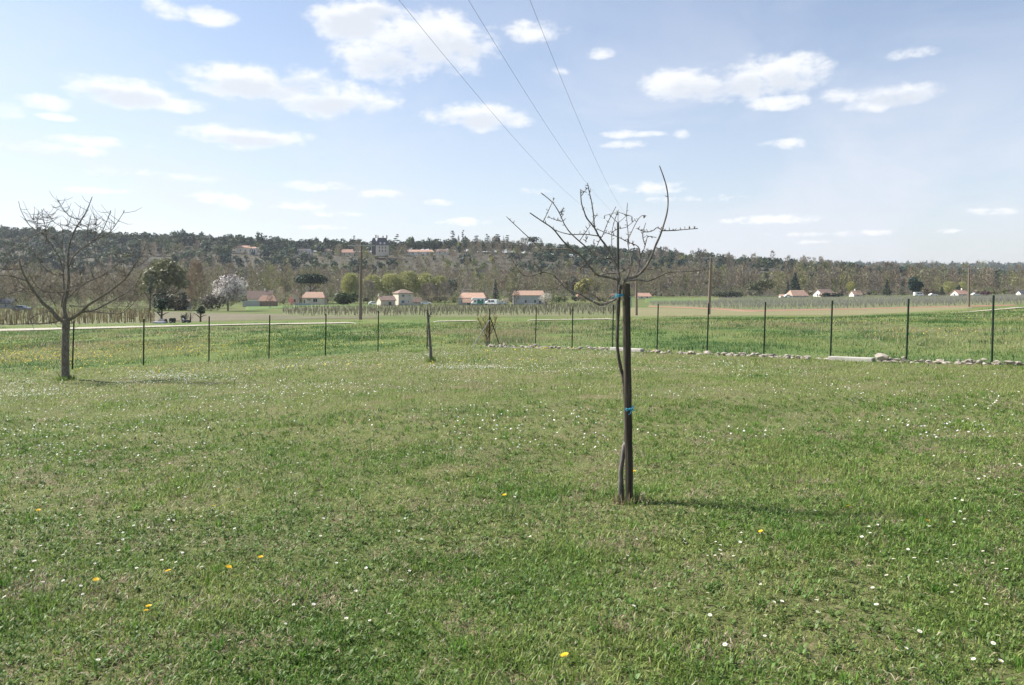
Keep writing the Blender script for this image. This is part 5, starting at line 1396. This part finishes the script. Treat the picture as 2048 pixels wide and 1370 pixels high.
# ------------------------------------------------------------------ houses
def house(px, base_py, w, dp, eave, ridge, yaw, label, wall, roof, d=None, hip=0.0, openings=(), name='house', chimney=None, over=.35, root=None, at=None, shutters=None, gable_front=False):
    """sizes in photograph pixels at the house's distance; openings: (face, along, sill, width, height, kind)"""
    if d is None: d = hit(px, base_py)
    s = d / F; b = G(px, d) if at is None else at
    root = empty(name, b, yaw); tag(root, label, 'house')
    W, D, H, Rh = w * s, dp * s, eave * s, (ridge - eave) * s
    m = MB(); x, y = W / 2, D / 2
    v = [(-x, -y, -.8), (x, -y, -.8), (x, y, -.8), (-x, y, -.8), (-x, -y, H), (x, -y, H), (x, y, H), (-x, y, H)]
    f = [(0, 1, 5, 4), (1, 2, 6, 5), (2, 3, 7, 6), (3, 0, 4, 7)]
    hx = x * hip if not gable_front else 0
    if hip == 0:
        if gable_front: v += [(0, -y, H + Rh), (0, y, H + Rh)]; f += [(4, 5, 8), (6, 7, 9)]
        else: v += [(-x, 0, H + Rh), (x, 0, H + Rh)]; f += [(7, 4, 8), (5, 6, 9)]
    m.add(v, f); m.build('wall', wall, root)
    o = over; t = .16; m = MB()
    if gable_front: ax = lambda a, b_, z: (b_, a, z); X, Y = y, x
    else: ax = lambda a, b_, z: (a, b_, z); X, Y = x, y
    rx = X * (1 - hip) + (0 if hip else o); drop = o * Rh / max(Y, .1)
    E = [(-X - o, -Y - o), (X + o, -Y - o), (X + o, Y + o), (-X - o, Y + o)]
    top = [ax(a, b_, H - drop + .05) for a, b_ in E] + [ax(-rx, 0, H + Rh + .06), ax(rx, 0, H + Rh + .06)]
    bot = [ax(a, b_, H - drop - t + .05) for a, b_ in E] + [ax(-rx, 0, H + Rh - t + .06), ax(rx, 0, H + Rh - t + .06)]
    fs = [(0, 1, 5, 4), (2, 3, 4, 5), (6, 10, 11, 7), (8, 11, 10, 9), (0, 6, 7, 1), (2, 8, 9, 3)]
    if hip: fs += [(1, 2, 5), (3, 0, 4), (7, 11, 8), (9, 10, 6), (1, 7, 8, 2), (3, 9, 6, 0)]
    else: fs += [(1, 7, 11, 5), (5, 11, 8, 2), (3, 9, 10, 4), (4, 10, 6, 0)]
    m.add(top + bot, fs); ro = m.build('roof', roof, root)
    if chimney:
        cx, cz = chimney; m = MB(); m.box((cx * W, .1 * D, H + Rh + cz * s / 2 - .3), (max(.6, 2.4 * s), max(.5, 2 * s), cz * s + 1.0)); m.box((cx * W, .1 * D, H + Rh + cz * s + .26), (max(.7, 2.8 * s), max(.6, 2.4 * s), .12)); m.build('chimney', wall, ro)
    for face, al, sill, ow, oh, kind in openings:
        m = MB(); ow, oh, z0 = ow * s, oh * s, sill * s
        mat = glass_dark
        nm = 'door' if kind == 'door' else 'window'
        def place(mb, c, size):
            if face == 'f': mb.box((al * W + c[0], -y - .02 + c[1], z0 + c[2]), size)
            else: mb.box((-x - .02 + c[1], al * D + c[0], z0 + c[2]), (size[1], size[0], size[2]))
        place(m, (0, 0, oh / 2), (ow, .1, oh)); wo = m.build(nm, mat, root)
        m = MB(); fw = max(.06, ow * .07)
        for cc, ss in (((-ow / 2, -.03, oh / 2), (fw, .08, oh)), ((ow / 2, -.03, oh / 2), (fw, .08, oh)), ((0, -.03, oh), (ow + fw, .08, fw)), ((0, -.05, 0), (ow + fw * 2, .16, fw)), ((0, -.03, oh / 2), (fw * .6, .07, oh))): place(m, cc, ss)
        m.build('frame', render_white, wo)
        if kind == 'shut' and shutters:
            for sg in (-1, 1):
                m = MB(); place(m, (sg * (ow * .78), -.04, oh / 2), (ow * .46, .06, oh)); m.build('shutter', shutters, wo)
    return root

# house by the blossom tree
house(520, 604, 46, 30, 15, 29, .32, 'long low white house with brown tiled roof beside the blossom tree', render_white, tile_brown, 292, 0, [('f', .1, 3, 5, 7, 'win'), ('f', .35, 0, 4, 10, 'door'), ('l', 0, 4, 4, 6, 'win')], chimney=(.2, 3))
house(536, 605, 34, 16, 12, 21, .1, 'low wing with brown tiled roof in front of the white gable', render_white, tile_pink, 280, .35, [('f', -.2, 3, 4, 6, 'win'), ('f', .2, 3, 4, 6, 'win')])
# tiled house under the umbrella pine
house(629, 600, 44, 28, 16, 26, .05, 'cream bungalow with hipped orange roof under the umbrella pine', render_cream, tile_orange, 298, .25, [('f', -.22, 9, 2.6, 4, 'win'), ('f', -.14, 9, 2.6, 4, 'win'), ('f', .1, 6, 9, 7, 'win'), ('f', -.38, 2, 3, 9, 'door')])
house(590, 600, 17, 18, 17, 26, .2, 'small gabled annexe left of the cypress', render_cream, tile_pink, 306, 0, [('f', 0, 5, 4, 6, 'win')], gable_front=True, chimney=(.2, 3))
# two-storey house and wing
two = house(806, 610.5, 30, 31, 25, 31.5, .5, 'two-storey cream house with low hipped roof and blue shutters', render_cream, tile_brown, 292, .8, [('f', -.18, 17, 3.2, 4.5, 'shut'), ('f', .28, 18, 2.4, 3, 'win'), ('f', -.2, 5, 4.2, 5, 'shut'), ('f', .18, 5.5, 2.2, 3.5, 'win')], shutters=shutter_blue)
house(772, 611, 30, 26, 11.5, 19, .5, 'low cream wing with tiled roof and chimney left of the two-storey house', render_cream, tile_brown, 284, 0, [('f', .12, 0, 6.5, 8, 'door')], chimney=(-.45, 2.5))
house(832, 609, 20, 14, 7, 15, .1, 'small brown-roofed garage right of the two-storey house', render_grey, tile_brown, 300, 0, [('f', 0, 0, 6, 5, 'door')])
# hall
house(946, 608.5, 54, 34, 15, 24, -.1, 'large hall with orange roof and grey walls behind the motorhome', render_grey, tile_orange, 300, .22, [('f', .32, 5, 5, 5, 'win'), ('f', -.35, 4, 4, 5, 'win')], chimney=(-.4, 3))
house(938, 609, 22, 8, 7.5, 13, -.1, 'low orange-roofed porch in front of the hall', render_grey, tile_orange, 291, 0, [('f', 0, 0, 7, 6, 'door')])
house(1057, 606.5, 62, 26, 19, 27, .03, 'long grey building with orange roof right of the spruce', render_grey, tile_orange, 304, .08, [('f', -.1, 3, 4, 6, 'win'), ('f', .2, 3, 4, 6, 'win'), ('f', .36, 0, 5, 9, 'door')])
house(1177, 590, 48, 26, 6, 13, .1, 'white bungalow with pinkish roof left of the young tree trunk', render_white, tile_pink, 372, .1, [('f', -.2, 1, 3, 3.5, 'win'), ('f', .2, 1, 3, 3.5, 'win')], chimney=(.2, 2))
house(1226, 589, 14, 14, 5, 11, .1, 'tiny pink-roofed house half hidden by the young trunk', render_white, tile_pink, 380, 0, [('f', 0, 1, 3, 3, 'win')])
house(1287, 588, 27, 18, 5, 11, .05, 'small white house with pink roof right of the wooden stake', render_white, tile_pink, 395, .1, [('f', -.2, 1, 2.5, 3, 'win'), ('f', .2, 1, 2.5, 3, 'win')])
house(1594, 593, 36, 24, 4, 14, .25, 'house with big bright orange roof below the broad cypress', render_grey, tile_orange, 408, .15, [('f', -.2, 1, 3, 3, 'win'), ('f', .25, 1, 3, 3, 'win')])
house(1566, 593, 14, 10, 3, 6, .1, 'small shed with pale orange roof left of the bright roof', render_white, tile_pink, 404, 0, [('f', 0, 0, 3, 3, 'door')])
house(1648, 592, 34, 24, 6, 15, .4, 'house with brown roof and white gable behind the clipped hedge', render_white, tile_brown, 418, 0, [('f', .1, 1, 3, 4, 'win'), ('l', 0, 2, 3, 4, 'win')])
house(1658, 593, 34, 12, 3, 8, .1, 'low cream-roofed lean-to above the clipped hedge', render_cream, tile_pink, 411, 0, [('f', -.3, 0, 3, 3, 'door')])
house(1711, 592, 20, 14, 5, 12, .3, 'small white house with orange roof right of the hedge', render_white, tile_orange, 412, 0, [('f', 0, 1, 3, 3, 'win')], chimney=(0, 2))
house(1919, 596, 28, 18, 5, 12, .35, 'cream house with pale tiled roof left of the far right pole', render_white, tile_pink, 398, 0, [('f', 0, 1, 4, 3.5, 'win'), ('l', 0, 1, 3, 4, 'win')], chimney=(.3, 2.5))
house(2044, 594, 16, 14, 5, 10, .1, 'pale roof just entering the picture at far right', render_white, slate, 398, 0, [('f', 0, 1, 3, 3, 'win')])
# far left behind the vineyard
house(10, 616, 34, 20, 12, 20, .1, 'grey-roofed house half hidden by the left tree branches', render_grey, slate, 226, 0, [('f', .2, 3, 4, 5, 'win')])
house(368, 607, 26, 14, 12, 18, .1, 'grey cottage with dark door under the umbrella pine', render_grey, tile_brown, 232, 0, [('f', -.1, 2, 4, 7, 'win'), ('f', .25, 0, 5, 9, 'door')])
# on the hill
house(488, 500, 26, 14, 11, 15, .1, 'cream hill house with flat tiled roof', render_cream, tile_pink, 668, .1, [('f', -.2, 3, 2, 4, 'win'), ('f', .2, 3, 2, 4, 'win')])
house(506, 500, 14, 12, 13, 16, .1, 'narrow cream hill house with three dark windows', render_white, tile_pink, 660, .1, [('f', -.3, 5, 2, 5, 'win'), ('f', 0, 5, 2, 5, 'win'), ('f', .3, 5, 2, 5, 'win')])
house(607, 498, 34, 14, 10, 14, .05, 'white modern house with grey roof on the hill', render_white, slate, 664, .15, [('f', -.3, 2, 3, 5, 'win'), ('f', .1, 1, 6, 6, 'win'), ('f', .38, 2, 3, 5, 'win')])
house(695, 492, 26, 14, 6, 12, .1, 'pale pink-roofed house on the hill left of the manor', render_cream, tile_pink, 672, .2, [('f', -.2, 1, 2, 3, 'win'), ('f', .2, 1, 2, 3, 'win')])
house(842, 493, 50, 14, 6, 10, .03, 'long pale house with pink roof on the ridge right of the manor', render_white, tile_pink, 676, .1, [('f', -.3, 1, 3, 3, 'win'), ('f', 0, 1, 3, 3, 'win'), ('f', .3, 1, 3, 3, 'win')])
house(885, 493, 24, 14, 5, 10, .05, 'shorter pale house on the ridge left of the tall cedars', render_white, tile_brown, 678, .1, [('f', -.2, 1, 3, 3, 'win'), ('f', .2, 1, 3, 3, 'win')])
house(652, 496, 18, 12, 6, 11, .05, 'small white house in trees right of the modern house', render_white, tile_brown, 676, .1, [('f', 0, 1, 3, 3, 'win')])

def manor():
    d = 655; s = d / F; b = P(764, 503, d); root = empty('manor_house', b, .25); tag(root, 'tall manor with steep slate roof and red chimneys on the ridge', 'house')
    m = MB(); m.box((0, 0, 1.5 * s), (25 * s, 22 * s, 21 * s)); m.build('wall', render_cream, root)
    def mans(x0, x1, y0, y1, z0, z1, inset):
        q = MB(); i = inset
        v = [(x0, y0, z0), (x1, y0, z0), (x1, y1, z0), (x0, y1, z0), (x0 + i, y0 + i, z1), (x1 - i, y0 + i, z1), (x1 - i, y1 - i, z1), (x0 + i, y1 - i, z1)]
        q.add(v, [(0, 1, 5, 4), (1, 2, 6, 5), (2, 3, 7, 6), (3, 0, 4, 7), (4, 5, 6, 7), (3, 2, 1, 0)]); return q
    ro = mans(-13.5 * s, 13.5 * s, -12 * s, 12 * s, 12 * s, 27 * s, 5.5 * s).build('roof', slate, root)
    m = MB(); m.box((-16 * s, 2 * s, 6 * s), (9 * s, 12 * s, 26 * s)); m.build('tower', slate, root)
    mans(-21 * s, -11 * s, -5 * s, 9 * s, 19 * s, 27 * s, 3.2 * s).build('tower_roof', slate, root)
    for cx, cz, mt in ((-12, 32, brick_red), (-8, 31, render_cream), (2, 30.5, brick_red), (9.5, 31.5, brick_red)):
        m = MB(); m.box((cx * s, 0, cz * s - 2.5 * s), (2.2 * s, 2 * s, 6 * s)); m.box((cx * s, 0, cz * s + .6 * s), (2.7 * s, 2.5 * s, .6 * s)); m.build('chimney', mt, ro)
    for x, z in ((-6, 1), (0, 1), (6, 1), (-6, 7.5), (0, 7.5), (6, 7.5)):
        m = MB(); m.box((x * s, -11.1 * s, z * s), (2.2 * s, .3 * s, 4 * s)); w = m.build('window', glass_dark, root)
        m = MB(); [m.box((x * s + k * 1.2 * s, -11.2 * s, z * s), (.35 * s, .3 * s, 4.4 * s)) for k in (-1, 0, 1)]; m.build('frame', render_cream, w)
    for x in (-4, 4):
        m = MB(); m.box((x * s, -9.5 * s, 16 * s), (3 * s, 3.5 * s, 4 * s)); m.build('dormer', render_white, ro)
manor()

def garden_wall(p0, p1, d, h, mat, name, label):
    a, b = G(p0, d), G(p1, d); m = MB(); L = (b - a).length; n = max(3, int(L / 2.4)); root = empty(name, (a + b) / 2, math.atan2((b - a).y, (b - a).x)); tag(root, label, 'wall', kind='thing')
    for k in range(n):
        m = MB(); m.box((-L / 2 + (k + .5) * L / n, 0, h / 2 - .15), (L / n - .05, .12, h)); m.build('panel', mat, root)
    for k in range(n + 1):
        m = MB(); m.box((-L / 2 + k * L / n, -.02, h / 2 - .1), (.16, .18, h + .12)); m.build('post', mat, root)
garden_wall(486, 519, 262, 2.2, render_grey, 'garden_wall', 'grey garden wall below the white gable beside the blossom tree')
garden_wall(520, 555, 262, 2.0, tile_brown, 'garden_fence', 'brown panel fence right of the grey garden wall')
garden_wall(590, 622, 280, 1.1, tarp_mat, 'garden_wall', 'low grey wall in front of the tiled bungalow')
garden_wall(1049, 1073, 292, .7, render_white, 'garden_wall', 'low white wall in front of the long orange roof')
garden_wall(800, 836, 286, .9, render_grey, 'garden_wall', 'low grey wall right of the two-storey house')

# ------------------------------------------------------------------ vehicles
def wheel(root, x, y, r, w=.2):
    m = MB(); m.tube([(x, y - w / 2, r), (x, y + w / 2, r)], r, 14); o = m.build('wheel', rubber, root)
    m = MB(); m.tube([(x, y - w / 2 - .01, r), (x, y + w / 2 + .01, r)], r * .58, 10); m.build('rim', steel, o)
def shell(root, prof, w, mat, name='body'):
    m = MB(); n = len(prof); ins = .88
    zc = max(z for _, z in prof) * .55
    def hw(z): return w / 2 * (1 if z < zc else 1 - (z - zc) * .14)
    v = [(x, -hw(z), z) for x, z in prof] + [(x, hw(z), z) for x, z in prof]
    m.add(v, [tuple(range(n)), tuple(range(n, 2 * n))[::-1]] + [(i, n + i, n + (i + 1) % n, (i + 1) % n) for i in range(n)])
    return m.build(name, mat, root)
def car(px, d, yaw, label, mat=None, group=None, van=False):
    b = G(px, d); b.z += .1; root = empty('parked_van' if van else 'parked_car', b, yaw); tag(root, label, 'van' if van else 'car', group)
    if van:
        shell(root, [(-2.4, .35), (2.4, .35), (2.45, .9), (2.1, 1.15), (1.5, 2.0), (1.2, 2.15), (-2.35, 2.15), (-2.42, .6)], 1.9, mat or car_white)
        g = [(( .9, -.96, 1.55), (.9, .03, .6)), ((-.6, -.96, 1.55), (1.4, .03, .55))]
    else:
        shell(root, [(-2.05, .3), (2.05, .3), (2.1, .7), (1.9, .88), (1.0, .98), (.35, 1.45), (-.9, 1.48), (-1.6, 1.02), (-2.05, .95), (-2.1, .55)], 1.75, mat or car_white)
        g = [((.15, -.845, 1.15), (.85, .03, .34)), ((-.75, -.845, 1.15), (.75, .03, .34))]
    for c, s_ in g: m = MB(); m.box(c, s_); m.box((c[0], -c[1], c[2]), s_); m.build('window', glass_dark, root)
    for x in (-1.3, 1.3):
        for y in (-.78, .78): wheel(root, x, y, .32)
    for y in (-.6, .6): m = MB(); m.box((2.06 if not van else 2.42, y, .68), (.06, .3, .14)); m.build('headlight', steel, root)
def motorhome():
    b = G(955.5, 286); b.z += .1; root = empty('motorhome', b, .15 + math.pi); tag(root, 'white motorhome with green flank in front of the hall', 'motorhome')
    shell(root, [(-2.7, .4), (2.3, .4), (2.4, .95), (1.85, 1.2), (1.5, 1.75), (2.3, 1.95), (2.35, 2.5), (1.9, 2.75), (-2.65, 2.7), (-2.72, .7)], 2.15, car_white)
    for c, s_ in (((-.2, 1.09, 1.9), (.9, .03, .5)), ((-1.7, 1.09, 1.9), (.8, .03, .5)), ((1.1, 1.08, 1.5), (.7, .03, .5))): m = MB(); m.box(c, s_); m.build('window', glass_dark, root)
    m = MB(); m.box((-.9, 1.1, 1.05), (2.4, .05, 1.1)); m.build('green_panel', car_green, root)
    for x in (-1.6, 1.5):
        for y in (-.95, .95): wheel(root, x, y, .36)
motorhome()
car(978, 290, .2, 'white car parked right of the hall, first of the row'); car(985, 288, 2.6, 'white van parked under the dark spruce', van=True); car(993, 291, .1, 'white car parked close behind the white van, under the spruce')
car(1003, 292, .1, 'white car half hidden by the cream flowering shrub'); car(941, 292, .1, 'pale blue-grey car in the hall porch', car_blue)
car(852, 296, .1, 'white car parked by the grey wall right of the two-storey house'); car(748, 287, .3, 'white car partly hidden left of the low cream wing')
car(1837, 402, .05, 'white van parked before the large rounded evergreen', van=True); car(1866, 402, .1, 'white car parked right of the pinkish bare bush')
car(1951, 400, .1, 'white car parked right of the far right pole'); car(44, 190, .1, 'dark blue car behind the left vineyard', car_blue)
car(1576, 402, .1, 'white car parked below the bright orange roof')

def trailer_group():
    d = 83.0; s = d / F
    b = G(345, d); root = empty('black_trailer', b); tag(root, 'low black trailer with drawbar parked beside the track', 'trailer'); root.scale = (.62,) * 3
    m = MB(); m.box((0, 0, .62), (.7, 1.2, .42)); m.box((-.02, 0, .86), (.5, 1.0, .1)); m.build('box', black_paint, root)
    m = MB(); m.box((.75, 0, .38), (1.2, .12, .1)); m.build('drawbar', black_paint, root)
    for y in (-.62, .62): wheel(root, 0, y, .28, .16)
    b = G(373, d); root = empty('ride_on_mower', b); tag(root, 'black ride-on mower with white seat right of the trailer', 'mower'); root.scale = (.52,) * 3
    m = MB(); m.prism([(-.4, .25), (.4, .25), (.36, .62), (-.36, .62)], -.25, .65); m.box((-.55, 0, .36), (.5, .7, .22)); m.build('body', black_paint, root)
    m = MB(); m.box((-.5, 0, .6), (.34, .42, .1)); m.box((-.68, 0, .82), (.1, .4, .38)); m.build('seat', car_white, root)
    m = MB(); m.tube([(-.05, 0, .6), (-.2, 0, .92)], .025, 5); m.tube([(-.27, -.16, .9), (-.27, .16, .9), (-.15, .16, .97), (-.15, -.16, .97), (-.27, -.16, .9)], .02, 5); m.build('steering_wheel', black_paint, root)
    for x, r in ((-.55, .28), (.5, .2)):
        for y in (-.42, .42): wheel(root, x, y, r, .2)
    b = G(325, d + .4); m = MB()
    m.prism([(-.5, 0), (.5, 0), (.42, .3), (.18, .5), (-.2, .46), (-.44, .28)], -.32, .36); o = m.build('tarpaulin_heap', black_paint, None, b); tag(o, 'black heap covered by tarpaulin at the foot of the forked ivy pollard', 'heap')
    b = G(319, d - 1.2); m = MB(); m.box((0, 0, .08), (1.1, 1.0, .1)); [m.box((k * .22, 0, .16), (.18, 1.02, .05)) for k in (-2, -1, 0, 1, 2)]; o = m.build('pallet', tarp_mat, None, b); tag(o, 'flat pale pallet lying in the grass by the track', 'pallet')
trailer_group()

# ------------------------------------------------------------------ air
def make_haze():
    m = bpy.data.materials.new('haze'); m.use_nodes = True; nt = m.node_tree
    for n in list(nt.nodes):
        if n.type == 'BSDF_PRINCIPLED': nt.nodes.remove(n)
    v = nt.nodes.new('ShaderNodeVolumePrincipled'); v.inputs['Color'].default_value = (.86, .92, 1, 1); v.inputs['Density'].default_value = .0001; v.inputs['Anisotropy'].default_value = .3
    nt.links.new(v.outputs[0], nt.nodes['Material Output'].inputs['Volume'])
    b = MB(); b.box((0, 1510, 38), (7800, 3140, 100)); o = b.build('haze', m); tag(o, 'thin pale haze over the whole valley', 'haze', kind='stuff')
make_haze()
